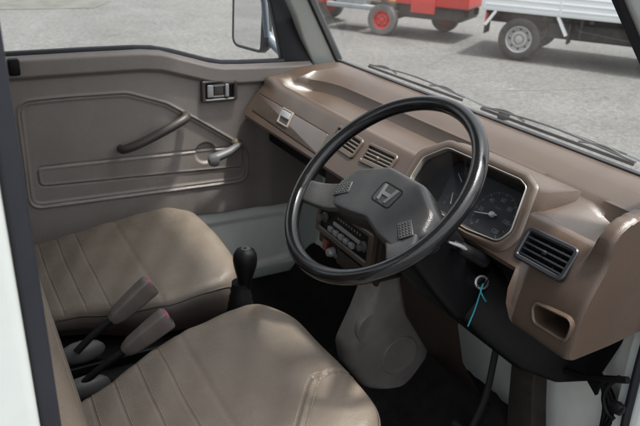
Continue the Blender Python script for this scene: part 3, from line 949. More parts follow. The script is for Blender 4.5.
    for k in range(0, 61):
        a = R(225-270*k/60)
        big = k % 5 == 0
        r0, r1 = (0.0415, 0.0475) if big else (0.0445, 0.0475)
        w_ = 0.0009 if big else 0.0004
        d = Vector((math.cos(a), math.sin(a))); nrm = Vector((-d.y, d.x))
        q = [d*r0-nrm*w_, d*r1-nrm*w_, d*r1+nrm*w_, d*r0+nrm*w_]
        mb.add([FACE.p(DC[0]+p.x, DC[1]+p.y, -0.0394) for p in q], [(0, 1, 2, 3)])
    for k, s_ in enumerate(('0', '20', '40', '60', '80', '100', '120')):
        a = R(225-270*k/6)
        text_mesh(s_, 0.0115, FACE, mb, -0.0394, DC[0]+0.033*math.cos(a), DC[1]+0.033*math.sin(a), 0, 0.0002)
    text_mesh('km/h', 0.007, FACE, mb, -0.0394, DC[0], DC[1]+0.016)
    mb.build('dial_print', M_print, clu, 0)
    mb = MB()
    a = R(196)
    d = Vector((math.cos(a), math.sin(a))); nrm = Vector((-d.y, d.x))
    tip = d*0.040; tail = d*-0.010
    mb.prism([(DC[0]+p.x, DC[1]+p.y) for p in (tail-nrm*.0016, tip-nrm*.0006, tip+nrm*.0006, tail+nrm*.0016)], FACE, -0.036, -0.034)
    mb.lathe([(0.0058, -0.037), (0.0055, -0.032), (0.004, -0.030)], Fr(FACE.p(DC[0], DC[1]), FACE.u, FACE.v), 24)
    mb.build('speed_needle', M_needle, clu)
    mb = MB(); mb.box(FACE.p(DC[0], DC[1]-0.022, -0.0392), (0.001, 0.024, 0.007)); 
    # small gauges: arcs, marks and needles
    mb = MB()
    for GC in ((0.2686, 0.0725), (0.2592, 0.1192)):
        for k in range(7):
            a = R(160-23*k)
            d = Vector((math.cos(a), math.sin(a))); nrm = Vector((-d.y, d.x))
            q = [d*0.017-nrm*.0005, d*0.0205-nrm*.0005, d*0.0205+nrm*.0005, d*0.017+nrm*.0005]
            mb.add([FACE.p(GC[0]+p.x, GC[1]+p.y, -0.0394) for p in q], [(0, 1, 2, 3)])
    text_mesh('E', 0.008, FACE, mb, -0.0394, *EF[0]); text_mesh('F', 0.008, FACE, mb, -0.0394, *EF[1])
    text_mesh('C', 0.008, FACE, mb, -0.0394, *EF[2]); text_mesh('H', 0.008, FACE, mb, -0.0394, *EF[3])
    mb.build('gauge_print', M_print, clu, 0)
    for GC, an in (((0.2686, 0.0725), 118), ((0.2592, 0.1192), 150)):
        mb = MB()
        d = Vector((math.cos(R(an)), math.sin(R(an)))); nrm = Vector((-d.y, d.x))
        mb.prism([(GC[0]+p.x, GC[1]+p.y) for p in (d*-.003-nrm*.001, d*.021-nrm*.0004, d*.021+nrm*.0004, d*-.003+nrm*.001)], FACE, -0.037, -0.0355)
        mb.build('gauge_needle', M_needle, clu)
    mb = MB(); mb.add([FACE.p(x, y, -0.002) for x, y in ring_in], [tuple(range(len(ring_in)))])
    mb.build('gauge_window', glass('gauge_glass', (0.8, 0.8, 0.8), 0.25, 0.1), clu)
    # ---- glovebox lid
    mb = MB(); mb.prism(inset2d(lid, 0.0018), FACE, -0.004, 0.0015, 0.0025)
    lo = mb.build('glovebox_lid', M_lid, t)
    fr = FACE
    bo = rounded([(-0.3859, 0.0267), (-0.3243, 0.0267), (-0.3389, 0.0705), (-0.4011, 0.0705)], .004, 3)
    bi = rounded([(-0.3816, 0.0317), (-0.3319, 0.0317), (-0.3433, 0.0655), (-0.3934, 0.0655)], .003, 3)
    mb = MB(); mb.ring(bo, bi, fr, 0.0, 0.0050, .0015)
    la = mb.build('glovebox_latch', M_ventw, lo)
    mb = MB(); mb.prism(bi, fr, 0.0, 0.0020)
    mb.build('latch_recess', M_strap, lo)
    mb = MB(); mb.prism(rounded([(-0.3848, 0.0465), (-0.3389, 0.0465), (-0.3449, 0.0645), (-0.391, 0.0645)], .003, 3), fr, 0.001, 0.0060, .002)
    mb.build('latch_flap', M_silver, lo)
    # ---- vents
    def vent(poly, corners, n, mf, ms, nm):
        mb = MB()
        mb.ring(inset2d(poly, -0.0045), inset2d(poly, 0.004), FACE, -0.022, 0.0045, .002)
        v = mb.build('air_vent', mf, t)
        if nm: v['label'] = nm
        mb = MB(); mb.prism(inset2d(poly, -0.002), FACE, -0.030, -0.026)
        mb.build('vent_throat', M_void, v)
        bl, br, tr, tl = [Vector(c_) for c_ in corners]
        mb = MB()
        for k in range(n):
            s_ = (k+0.5)/n
            a, b = bl.lerp(tl, s_), br.lerp(tr, s_)
            d = (b-a).normalized()
            a, b = a+d*0.003, b-d*0.003
            up = 0.0022
            vs = []
            for q in (a, b):
                for (dv, dn) in ((-up-0.003, -0.016), (-up+0.001, 0.001), (up-0.0005, 0.0015), (up-0.0045, -0.016)):
                    vs.append(FACE.p(q.x, q.y+dv+0.002, dn))
            mb.add(vs, [(0, 1, 2, 3), (7, 6, 5, 4), (0, 4, 5, 1), (1, 5, 6, 2), (2, 6, 7, 3), (3, 7, 4, 0)])
        for s_ in (0.33, 0.66):
            a, b = bl.lerp(br, s_), tl.lerp(tr, s_)
            mb.bar(FACE.p(a.x, a.y, -0.018), FACE.p(b.x, b.y, -0.018), 0.010, 0.002, tuple(FACE.u))
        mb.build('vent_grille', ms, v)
        mid = (bl+br+tl+tr)/4
        mb = MB(); mb.box(FACE.p(mid.x, mid.y, 0.003), (0.006, 0.007, 0.006), b=.001)
        mb.build('vent_tab', ms, v)
    vent(v1, [(-0.1365, 0.0505), (-0.0245, 0.0465), (-0.0232, 0.0907), (-0.1335, 0.0957)], 5, M_dash, M_ventw, 'air vent with sheen-pale slats beside the glovebox')
    vent(v2, [(0.0054, 0.0505), (0.1058, 0.0565), (0.1056, 0.0957), (0.0025, 0.0927)], 5, M_dash, M_ventw, 'air vent with sheen-pale slats left of the gauges')
    vent(vR, [(0.4906, 0.0455), (0.5851, 0.0475), (0.5814, 0.0988), (0.4851, 0.0947)], 5, M_ventb, M_ventb, 'black air vent right of the gauges')
    # ---- cubby liner
    mb = MB(); mb.ring(inset2d(cub, -0.005), inset2d(cub, 0.001), FACE2, -0.020, 0.0035, .0025)
    mb.build('coin_tray', M_dash, t)
    # ---- centre stack
    mb = MB()
    mb.prism(rounded([(0.778, 0.80), (0.79, 1.02), (1.0, 1.02), (1.0, 0.80)], 0.01, 3), Fr((0, 0, 0), (1, 0, 0), (0, 0, 1)), -0.150, 0.108, 0.004)
    mb.build('centre_stack', M_dashlow, t)
    fs = Fr((0.7795, 0.0, 0.868), (0, -1, 0), (0.055, 0, 1.0))
    mb = MB()
    ro = rounded([(-0.152, -0.030), (0.096, -0.030), (0.096, 0.060), (-0.152, 0.060)], .006, 3)
    ri = rounded([(-0.135, -0.014), (0.078, -0.014), (0.078, 0.048), (-0.135, 0.048)], .003, 3)
    mb.ring(ro, ri, fs, -0.004, 0.012, .003)
    rad = mb.build('radio', M_dash, t)
    mb = MB(); mb.prism(ri, fs, -0.002, 0.006, .001)
    mb.build('radio_face', M_black, rad)
    mb = MB(); mb.prism(rounded([(-0.075, 0.012), (0.045, 0.012), (0.045, 0.022), (-0.075, 0.022)], .002, 3), fs, 0.006, 0.009, .001)
    mb.build('tuner_strip', M_silver, rad)
    for k in range(5):
        mb = MB(); mb.prism(rounded([(-0.090+0.024*k, -0.008), (-0.072+0.024*k, -0.008), (-0.072+0.024*k, 0.005), (-0.090+0.024*k, 0.005)], .002, 3), fs, 0.006, 0.015, .002)
        mb.build('preset_button', M_silver, rad)
    for a in (-0.116, 0.062):
        mb = MB(); mb.lathe([(0.013, 0.005), (0.013, 0.010), (0.009, 0.012), (0.008, 0.024), (0.006, 0.025)], Fr(fs.p(a, 0.016), fs.u, fs.v), 20)
        mb.build('radio_knob', M_greyplas, rad)
    mb = MB()
    for k in range(9):
        mb.add([fs.p(-0.060+0.012*k+dx, 0.032+dy, 0.0063) for dx, dy in ((0, 0), (.005, 0), (.005, .006), (0, .006))], [(0, 1, 2, 3)])
    mb.build('tuner_marks', M_print, rad, 0)
    mb = MB(); mb.lathe([(0.012, 0.0), (0.012, 0.010), (0.009, 0.018), (0.006, 0.019)], Fr(fs.p(-0.072, -0.060), fs.u, fs.v), 20)
    mb.build('lighter_knob', M_silver, t)
    mb = MB(); mb.prism(rounded([(-0.122, -0.072), (-0.100, -0.072), (-0.100, -0.044), (-0.122, -0.044)], .002, 3), fs, -0.002, 0.005, .001)
    mb.build('warning_switch', pm('dull_red_plastic', (0.20, 0.045, 0.035), 0.4, 0.1, 20), t)
    mb = MB(); mb.prism(rounded([(-0.045, -0.075), (0.070, -0.075), (0.070, -0.038), (-0.045, -0.038)], .004, 3), fs, -0.002, 0.008, .002)
    mb.build('ashtray', M_dashlow, t)
    # ---- underside liner: dark parcel shelf below the glovebox
    mb = MB()
    mb.prism(rounded([(0.84, 0.93), (1.045, 0.90), (1.05, 1.00), (0.84, 1.00)], .01, 3), XZ, -0.585, -0.165, .006)
    mb.build('parcel_shelf', M_blackm, t)
    mb = MB()
    mb.prism(rounded([(0.845, 1.000), (0.865, 0.880), (0.885, 0.880), (0.880, 1.000)], .006, 3), XZ, 0.165, 0.505, .004)
    mb.build('dark_gap_cover', M_blackm, t)  # dark panel added to black out the pale bulkhead below the gauges
    # brown panel below the column, leading down to the heater
    mb = MB()
    mb.loft([[(x, y, z) for x, z in ((0.845, 0.90), (0.83, 0.82), (0.86, 0.72), (0.95, 0.58), (1.02, 0.52))] for y in [-0.13-0.0225*k for k in range(10)]], closed=False)
    mb.build('knee_panel', M_dashlow, t)
dashboard()

# ------------------------------------------------------------------ steering
TL = R(42.3)
WC = Vector((0.605, -0.334, 1.160))
WF = Fr(WC, (0, -1, 0), (math.cos(TL), 0, math.sin(TL)))
def steering_wheel():
    t = thing('steering_wheel', 'black two spoke steering wheel with grey centre pad and emblem', 'steering wheel', WC)
    mb = MB(); mb.torus(WF, 0.1775, 0.0128, 128, 18, 1.05)
    mb.build('rim', M_rim, t)
    # finger grips behind the rim are part of the rim; spokes
    for s in (-1, 1):
        mb = MB()
        rings = []
        for k in range(9):
            u = k/8
            c = Vector((s*lerp(0.085, 0.160, u), lerp(-0.040, -0.083, u)-0.006*math.sin(u*math.pi)))
            d = Vector((s*0.075, -0.043)).normalized(); nn = Vector((-d.y, d.x))
            wd = lerp(0.030, 0.0235, smst(0, .8, u)); h = lerp(-0.034, -0.006, smst(0.1, 1, u)); th = 0.008
            rings.append([WF.p(c.x+nn.x*a, c.y+nn.y*a, h+b) for a, b in rounded([(-wd, -th), (wd, -th), (wd, th), (-wd, th)], 0.006, 3)])
        mb.loft(rings, True, True, True)
        mb.build('spoke', M_pad, t)
    out = rounded([(-0.128, -0.030), (-0.112, 0.012), (-0.045, 0.047), (0.052, 0.047), (0.116, 0.014), (0.130, -0.024), (0.102, -0.072), (0.055, -0.070), (0.0, -0.056), (-0.045, -0.066), (-0.100, -0.074)],
                  [.015, .03, .03, .03, .03, .015, .015, .02, .05, .02, .015], 6)
    mb = MB()
    rings = []
    for h, sc in ((-0.082, 0.90), (-0.074, 0.985), (-0.050, 1.0), (-0.038, 0.995), (-0.0315, 0.975), (-0.0275, 0.945), (-0.0250, 0.905), (-0.0238, 0.85), (-0.0230, 0.75), (-0.0224, 0.55), (-0.0221, 0.30), (-0.0220, 0.02)):
        rings.append([WF.p(x*sc, -0.012+(y+0.012)*sc, h) for x, y in out])
    mb.loft(rings, True, True, True)
    pad = mb.build('hub_pad', M_pad, t, 50)
    # emblem: rounded square frame with an H-shaped badge
    es = []
    ec = (0.006, -0.003)
    eo = rounded([(ec[0]-0.027, ec[1]-0.021), (ec[0]+0.027, ec[1]-0.021), (ec[0]+0.029, ec[1]+0.021), (ec[0]-0.029, ec[1]+0.021)], 0.010, 5)
    ei = inset2d(eo, 0.0035)
    mb = MB(); mb.ring(eo, ei, WF, -0.026, -0.0216, .0006)
    em = mb.build('emblem', M_blackm, pad)
    mb = MB(); mb.prism(ei, WF, -0.024, -0.0218)
    mb.build('emblem_field', M_pad, pad)
    mb = MB()
    c = ec
    L_ = [(-0.0200, 0.016), (-0.0125, 0.016), (-0.0065, -0.0145), (-0.0125, -0.0145)]
    R_ = [(-p[0], p[1]) for p in L_][::-1]
    for P in (L_, R_):
        mb.prism([(c[0]+x, c[1]+y) for x, y in P], WF, -0.022, -0.0195, .0006, 1)
    mb.prism([(c[0]+x, c[1]+y) for x, y in ((-0.0100, -0.0035), (0.0100, -0.0035), (0.0095, 0.0035), (-0.0095, 0.0035))], WF, -0.022, -0.0197, .0006, 1)
    mb.build('emblem_letter', pm('emblem_grey', (0.10, 0.10, 0.104), 0.30, 0.05, 40), pad)
    # horn buttons with a grid of raised dots
    for s in (-1, 1):
        fx, fy, ro = s*0.094, -0.034, -s*R(36)
        cc, ss = math.cos(ro), math.sin(ro)
        fl_ = Fr(WF.p(fx, fy, -0.0225), WF.u*cc+WF.v*ss, -WF.u*ss+WF.v*cc)
        bo = rounded([(-0.018, -0.0125), (0.015, -0.0125), (0.018, 0.0125), (-0.015, 0.0125)], .003, 3)
        mb = MB(); mb.prism(bo, fl_, -0.002, 0.0015, .001)
        hb = mb.build('horn_button', M_pad2, pad)
        mb = MB()
        for i in range(5):
            for j in range(4):
                mb.box(fl_.p(-0.0112+0.0056*i+(j-1.5)*0.0006, -0.0080+0.0053*j, 0.0014), (0.0030, 0.0030, 0.0024), b=.0008)
        mb.build('grip_dots', M_pad, hb)
steering_wheel()

AX = -WF.n
def steering_column():
    t = thing('steering_column', 'black plastic steering column shroud behind the wheel with an ignition lock', 'steering column', WC + AX*0.25)
    mb = MB()
    rings = []
    for s_, hw, hu, hd in ((0.070, 0.040, 0.036, 0.040), (0.085, 0.052, 0.042, 0.050), (0.14, 0.056, 0.044, 0.058), (0.22, 0.064, 0.046, 0.066), (0.29, 0.072, 0.048, 0.070), (0.315, 0.066, 0.042, 0.062)):
        o = rounded([(-hw, -hd), (hw, -hd), (hw+0.004, hu*0.3), (hw*0.8, hu), (-hw*0.8, hu), (-hw-0.004, hu*0.3)], 0.016, 4)
        rings.append([WF.p(x, y, -s_) for x, y in o])
    mb.loft(rings, True, True, True)
    mb.build('shroud', M_black, t)
    # lower cover bending to the floor
    mb = MB()
    rings = []
    path = [((0.800, -0.345, 0.945), 0.055, 0.060), ((0.84, -0.37, 0.900), 0.072, 0.062), ((0.89, -0.405, 0.852), 0.085, 0.060), ((0.95, -0.43, 0.826), 0.100, 0.058), ((1.03, -0.44, 0.815), 0.105, 0.06)]
    for c_, hw, hh in path:
        o = rounded([(-hw, -hh), (hw, -hh), (hw, hh), (-hw, hh)], 0.025, 4)
        fr = Fr(c_, (0, -1, 0), (0.55, 0, 0.83))
        rings.append([fr.p(x, y) for x, y in o])
    mb.loft(rings, True, True, True)
    mb.build('column_cover', M_black, t)
    # indicator stalk
    mb = MB()
    c = curve_pts([(0.725, -0.400, 1.056), (0.738, -0.418, 1.048), (0.752, -0.424, 1.040), (0.770, -0.430, 1.030), (0.776, -0.432, 1.026)], 5)
    mb.tube(c, [0.0085]*3+[0.0125]*(len(c)-4)+[0.008], 12)
    mb.build('stalk', M_black, t)
    mb = MB(); mb.tube([(0.702, -0.412, 1.070), (0.722, -0.418, 1.062), (0.735, -0.421, 1.054)], [0.003, 0.006, 0.006], 8, flat=.6)
    mb.build('stalk_tip', M_silver, t)
    # ignition lock
    kf = Fr((0.788, -0.418, 0.975), (0.85, -0.5, -0.1), (0.35, 0.25, 0.9))
    nsg = 1 if kf.n.y < 0 else -1
    if nsg < 0: kf = Fr(kf.o, -kf.u, kf.v)
    mb = MB(); mb.lathe([(0.0145, -0.04), (0.0145, -0.002), (0.0130, 0.002), (0.0092, 0.002), (0.0088, -0.001)], kf, 28, False)
    ig = mb.build('ignition_lock', M_chrome, t)
    mb = MB(); mb.lathe([(0.0090, -0.004), (0.0086, 0.0002), (0.004, 0.0006)], kf, 24)
    mb.build('lock_barrel', M_black, ig)
    return kf
KF = steering_column()

def ignition_key():
    t = thing('ignition_key', 'ignition key sitting in the lock with a teal cable tie hanging from it', 'key', KF.o)
    a = R(48)
    fk = Fr(KF.o, KF.u*math.cos(a)+KF.v*math.sin(a), -KF.u*math.sin(a)+KF.v*math.cos(a))
    fs_ = Fr(KF.o, fk.u, KF.n)            # plate standing out of the lock
    mb = MB(); mb.prism(rounded([(-0.0095, 0.001), (0.0095, 0.001), (0.0105, 0.012), (0.006, 0.020), (-0.006, 0.020), (-0.0105, 0.012)], .003, 3), fs_, -0.0014, 0.0014, .0004, 1)
    mb.build('key_bow', M_black, t)
    o = KF.o + KF.n*0.016
    mb = MB()
    c1 = curve_pts([o+Vector((-.004, -.002, .001)), o+Vector((-.010, -.003, -.020)), o+Vector((-.016, -.003, -.050)), o+Vector((-.025, -.002, -.082))], 6)
    mb.tube(c1, 0.0016, 6, flat=0.6)
    c2 = curve_pts([o+Vector((-.004, -.002, .001)), o+Vector((-.012, -.006, -.008)), o+Vector((-.007, -.008, -.020)), o+Vector((.002, -.007, -.032)), o+Vector((.006, -.006, -.036))], 6)
    mb.tube(c2, 0.0016, 6, flat=0.6)
    mb.build('cable_tie', M_teal, t)
ignition_key()

# ------------------------------------------------------------------ seats
def seat(sgn, name, label):
    """sgn +1 passenger, -1 driver"""
    t = thing(name, label, 'truck seat', (0.33, sgn*0.285, 0.66))
    yi, yo = sgn*0.068, sgn*(0.515 if sgn > 0 else 0.520)
    yc = (yi+yo)/2; hw = abs(yo-yi)/2
    xr = 0.075
    def xf(tt):                     # tt -1 inner .. +1 outer
        return 0.552 - 0.034*abs(tt)**6 - 0.008*tt*tt + (0.014*smst(0, 1, tt) if sgn < 0 else 0.0)
    IN = [(0.0, .19), (.07, .185), (.13, .157), (.177, .141), (.213, .122), (.271, .091), (.355, .068), (.48, .060), (.53, .070), (.7, .08)]
    def inner(x):
        for k in range(len(IN)-1):
            if x <= IN[k+1][0]: return lerp(IN[k][1], IN[k+1][1], (x-IN[k][0])/(IN[k+1][0]-IN[k][0]))
    def span(x):
        """inner and outer half limits of the cushion at x: centre offset and half width"""
        a, b = inner(x), 0.522-0.02*smst(0.40, 0.56, x)
        return (a+b)/2, (b-a)/2
    def hwx(x): return span(x)[1]
    seams = [0.135, 0.180, 0.228, 0.275, 0.325] if sgn < 0 else [0.145, 0.190, 0.236, 0.340]
    soft = [0.325] if sgn < 0 else [0.340]
    pl = [(0.36, -0.487), (0.411, -0.437), (0.466, -0.370), (0.482, -0.355), (0.50, -0.356), (0.56, -0.372)]
    pl2 = [(x+0.010, y-0.007) for x, y in pl]
    ni, nj = 215, 110
    vs, fs = [], []
    us = []
    for i in range(ni+1):
        u = i/ni
        us.append(u)
    ts = []
    for j in range(nj+1):
        u = -1+2*j/nj
        ts.append(math.copysign(1-(1-abs(u))**1.25, u))
    def top(x, y, tt, L):
        base = (0.806 if sgn > 0 else 0.816)+0.150*(x-0.49)
        crown = 0.012*(1-abs(tt)**2.6)
        fy = (1-abs(tt))*hwx(x)
        fx = L
        z = base+crown
        ry, rx = 0.022, 0.044
        if fy < ry: z -= 0.018*(1-math.sqrt(max(0, 1-(1-fy/ry)**2)))
        if fx < rx: z -= 0.030*(1-math.sqrt(max(0, 1-(1-fx/rx)**2)))
        return z
    for i in range(ni+1):
        for j in range(nj+1):
            tt = ts[j]
            F_ = xf(tt)
            x = lerp(xr, F_, us[i])
            y = sgn*(span(x)[0]+span(x)[1]*tt)
            z = top(x, y, tt, F_-x)
            if abs(tt) < 0.985:
                for sx in seams:
                    xx = x - 0.006*tt*tt
                    wdt = 0.0070 if sx in soft else 0.0024
                    dep = 0.0014 if sx in soft else 0.0015
                    z -= dep*math.exp(-((xx-sx)/wdt)**2)
                    if sx not in soft: z += 0.0008*math.exp(-((xx-sx+0.02)/0.014)**2)
            if sgn < 0:
                if x > 0.30 and y < -0.30:
                    d1 = min(seg_d(x, y, pl[k], pl[k+1]) for k in range(len(pl)-1))
                    d2 = min(seg_d(x, y, pl2[k], pl2[k+1]) for k in range(len(pl2)-1))
                    z -= 0.0052*math.exp(-(d1/0.0021)**2) + 0.0052*math.exp(-(d2/0.0021)**2)
                    z += 0.0022*math.exp(-((d1+d2-0.012)/0.004)**2)
            # slack of the old vinyl
            z += 0.0016*math.sin(x*31+y*13+sgn)*math.sin(y*27-x*11) + 0.0010*math.sin(x*70-y*40)
            z -= 0.004*math.exp(-(((x-0.40)/0.10)**2+((y-yc)/0.12)**2))
            vs.append((x, y, z))
    for i in range(ni):
        for j in range(nj):
            a = i*(nj+1)+j
            fs.append((a, a+nj+1, a+nj+2, a+1))
    mb = MB(); mb.add(vs, fs)
    mb.build('cushion', M_seat, t, 80)
    # thread: short stitches along both sides of every sharp seam
    G = np.array(vs).reshape(ni+1, nj+1, 3)
    def zat(x, y):
        k = int(np.argmin((G[:, :, 0]-x)**2+(G[:, :, 1]-y)**2)); return float(G.reshape(-1, 3)[k][2])
    def stitch(mb, p0, p1):
        a = Vector((p0[0], p0[1], zat(*p0)+0.0002)); b = Vector((p1[0], p1[1], zat(*p1)+0.0002))
        mid_ = (a+b)/2+Vector((0, 0, .0004))
        mb.tube([a, mid_, b], 0.00055, 5, False)
    for sx in seams:
        if sx in soft: continue
        c_, h_ = span(sx)
        n_ = int(2*h_*0.96/0.0062)
        mb = MB()
        for k in range(n_):
            for o_ in (0.0042,):
                t0_ = -0.96+1.92*k/n_; t1_ = t0_+1.92/n_*0.66
                stitch(mb, (sx+0.006*t0_*t0_+o_, sgn*(c_+h_*t0_)), (sx+0.006*t1_*t1_+o_, sgn*(c_+h_*t1_)))
        mb.build('stitching', M_thread, t, 60)
    if sgn < 0:
        for line, o_ in ((pl, -0.0042), (pl2, 0.0042)):
            mb = MB()
            for k in range(1, len(line)-2):
                a, b = Vector(line[k]), Vector(line[k+1]); L_ = (b-a).length
                nn = Vector((-(b-a).y, (b-a).x)).normalized()
                m_ = max(1, int(L_/0.0055))
                for q in range(m_):
                    p0 = a.lerp(b, q/m_)+nn*(-o_); p1 = a.lerp(b, (q+0.66)/m_)+nn*(-o_)
                    if p0.x < 0.53: stitch(mb, tuple(p0), tuple(p1))
            mb.build('stitching', M_thread, t, 60)
    # perimeter for the sides
    per = [(i, 0) for i in range(0, ni+1, 3)] + [(ni, j) for j in range(1, nj)] + [(i, nj) for i in range(ni, -1, -3)] + [(0, j) for j in range(nj-1, 0, -1)]
    P = [Vector(vs[i*(nj+1)+j]) for i, j in per]
    cen = Vector((0.32, yc, 0))
    def off(p, d, z):
        v = Vector((p.x-cen.x, p.y-cen.y, 0)).normalized()
        return Vector((p.x+v.x*d, p.y+v.y*d, z))
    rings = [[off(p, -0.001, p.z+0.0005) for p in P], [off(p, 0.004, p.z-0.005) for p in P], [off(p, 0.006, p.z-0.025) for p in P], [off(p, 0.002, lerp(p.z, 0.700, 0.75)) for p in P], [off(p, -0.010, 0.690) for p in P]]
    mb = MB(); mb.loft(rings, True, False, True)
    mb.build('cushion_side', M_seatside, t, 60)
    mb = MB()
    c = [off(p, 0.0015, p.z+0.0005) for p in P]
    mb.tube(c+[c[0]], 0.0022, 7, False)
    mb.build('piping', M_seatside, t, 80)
    # backrest, reclined a little
    th = R(8.5)
    fb = Fr((0.101, sgn*0.30, 0.775), (0, -1, 0), (-math.sin(th), 0, math.cos(th)))
    if fb.n.x < 0: fb = Fr(fb.o, -fb.u, fb.v)
    hwb = 0.195
    o = rounded([(-hwb*0.86, -0.06), (hwb*0.86, -0.06), (hwb, 0.10), (hwb*0.92, 0.50), (hwb*0.6, 0.56), (-hwb*0.6, 0.56), (-hwb*0.92, 0.50), (-hwb, 0.10)], [.05, .05, .08, .08, .06, .06, .08, .08], 6)
    rr = []
    for h, ins in ((-0.10, 0.02), (-0.09, 0.0), (-0.03, 0.0), (-0.012, 0.003), (0.002, 0.010), (0.012, 0.024), (0.016, 0.040), (0.0155, 0.046), (0.012, 0.049), (0.0155, 0.052), (0.018, 0.07), (0.020, 0.10)):
        rr.append([fb.p(x, y, h) for x, y in inset2d(o, ins)])
    mb = MB(); mb.loft(rr, True, True, True)
    bk = mb.build('backrest', M_seat, t, 55)
    mb = MB()
    q = [fb.p(x, y, 0.0150) for x, y in inset2d(o, 0.0445)]
    mb.tube(q+[q[0]], 0.0012, 5, False)
    mb.build('stitching', M_thread, bk)
    # hinge covers at the inner side
    hx, hz = (0.178, 0.728) if sgn > 0 else (0.166, 0.706)
    mb = MB(); rings = []
    for k in range(9):
        a = math.pi*k/8
        rr_ = math.sin(a)
        rings.append([(hx-0.060+0.075*(1-math.cos(a))*0.62, sgn*0.045+0.019*max(rr_, .05)*math.cos(q), hz-0.012+0.026*max(rr_, .05)*math.sin(q)) for q in [2*math.pi*j/20 for j in range(20)]])
    mb.loft(rings, True, True, True)
    mb.build('hinge_cover', M_greyplas, t)
    if sgn > 0:
        mb = MB()
        mb.lathe([(0.030, -0.02), (0.032, 0.0), (0.026, 0.018), (0.012, 0.026)], Fr((0.105, 0.545, 0.845), (1, 0, 0), (0, 0, 1)), 20)
        mb.build('recline_knob', M_greyplas, t)
    return t
seat(1, 'passenger_seat', 'beige vinyl passenger seat beside the closed door, behind the gear lever')
seat(-1, 'driver_seat', 'beige vinyl driver seat under the steering wheel with a double seamed front corner')

# ------------------------------------------------------------------ buckles
def buckle(tip, root, label, hue):
    tip, root = Vector(tip), Vector(root)
    t = thing('seat_belt_buckle', label, 'seat belt buckle', root, 'seat belt buckles standing between the seats')
    d = (tip-root).normalized()
    hl = 0.108
    base = tip-d*hl
    mb = MB()
    side = Vector((0, 0, 1)).cross(d).normalized()
    up = d.cross(side)
    if up.z < 0: up = -up
    rings = []
    for s_, w_, h_ in ((0.0, 0.010, 0.0075), (0.006, 0.0135, 0.0105), (0.020, 0.0170, 0.0130), (0.060, 0.0200, 0.0145), (0.096, 0.0215, 0.0150), (0.1050, 0.0215, 0.0148), (hl, 0.0195, 0.0130)):
        p = base+d*s_
        rings.append([p+up*a+side*b for a, b in rounded([(-w_, -h_), (w_, -h_), (w_, h_), (-w_, h_)], 0.006, 4)])
    mb.loft(rings, True, True, True)
    b = mb.build('buckle_head', M_buckle, t)
    mb = MB()
    c = tip+d*0.0012+up*0.010
    rings = [[c+d*s_+up*a+side*bb for a, bb in rounded([(-0.0075, -0.0105), (0.0075, -0.0105), (0.0075, 0.0105), (-0.0075, 0.0105)], .002, 3)] for s_ in (-0.006, 0.0, 0.0015)]
    mb.loft(rings, True, True, True)
    mb.build('release_button', M_red, b)
    mb = MB()
    c = tip+up*-0.010+d*0.0006
    mb.loft([[c+d*s_+up*a+side*bb for a, bb in ((-0.0022, -0.009), (0.0022, -0.009), (0.0022, 0.009), (-0.0022, 0.009))] for s_ in (-0.004, 0.0)], True, True, True)
    mb.build('tongue_slot', M_void, b)
    mb = MB()
    mb.tube(curve_pts([base+d*0.006, base.lerp(root, 0.5)+Vector((0, 0, .004)), root], 5), 0.0060, 10, flat=1.35)
    mb.build('stalk', M_blackm, t)
    return t
buckle((0.312, 0.030, 0.850), (0.150, 0.022, 0.735), 'brown grey seat belt buckle standing against the passenger cushion', 0)
buckle((0.318, -0.062, 0.822), (0.140, -0.050, 0.705), 'brown grey seat belt buckle leaning over the driver cushion', 1)

# gear lever
def gear():
    t = thing('gear_lever', 'black ball topped gear lever with pleated rubber boot between the seats', 'gear lever', (0.50, -0.02, 0.68))
    ax0, ax1 = Vector((0.492, -0.024, 0.760)), Vector((0.497, -0.028, 0.895))
    d = (ax1-ax0).normalized()
    fr = Fr(ax1, Vector((1, 0, 0)), d.cross(Vector((1, 0, 0))))
    mb = MB()
    mb.lathe([(0.0125, -0.080), (0.0135, -0.060), (0.0160, -0.045), (0.0200, -0.030), (0.0245, -0.012), (0.0258, 0.000), (0.0245, 0.012), (0.0195, 0.0215), (0.011, 0.0265), (0.002, 0.028)], fr, 40)
    mb.build('knob', M_black, t, 85)
    mb = MB(); mb.lathe([(0.010, -0.01), (0.0098, 0.0), (0.002, 0.0006)], Fr(ax1+d*0.0272, fr.u, fr.v), 20)
    mb.build('shift_plate', M_pad, t)
    mb = MB(); mb.tube([(0.488, -0.022, 0.66), ax0, ax1-d*0.06], 0.0065, 10)
    mb.build('lever_shaft', M_black, t)
    mb = MB()
    pr = []
    for k in range(22):
        z = 0.655+0.0088*k
        r = lerp(0.052, 0.0175, (k/21)**0.85)+(0.0016 if k % 2 else 0)
        pr.append((r, z-0.655))
    mb.lathe(pr, Fr((0.489, -0.022, 0.655), (1, 0, 0), (0, 1, 0)), 24)
    mb.build('boot', M_blackm, t)
    mb = MB(); mb.box((0.49, -0.02, 0.60), (0.16, 0.12, 0.12), b=0.02)
    mb.build('lever_pedestal', M_blackm, t)
gear()

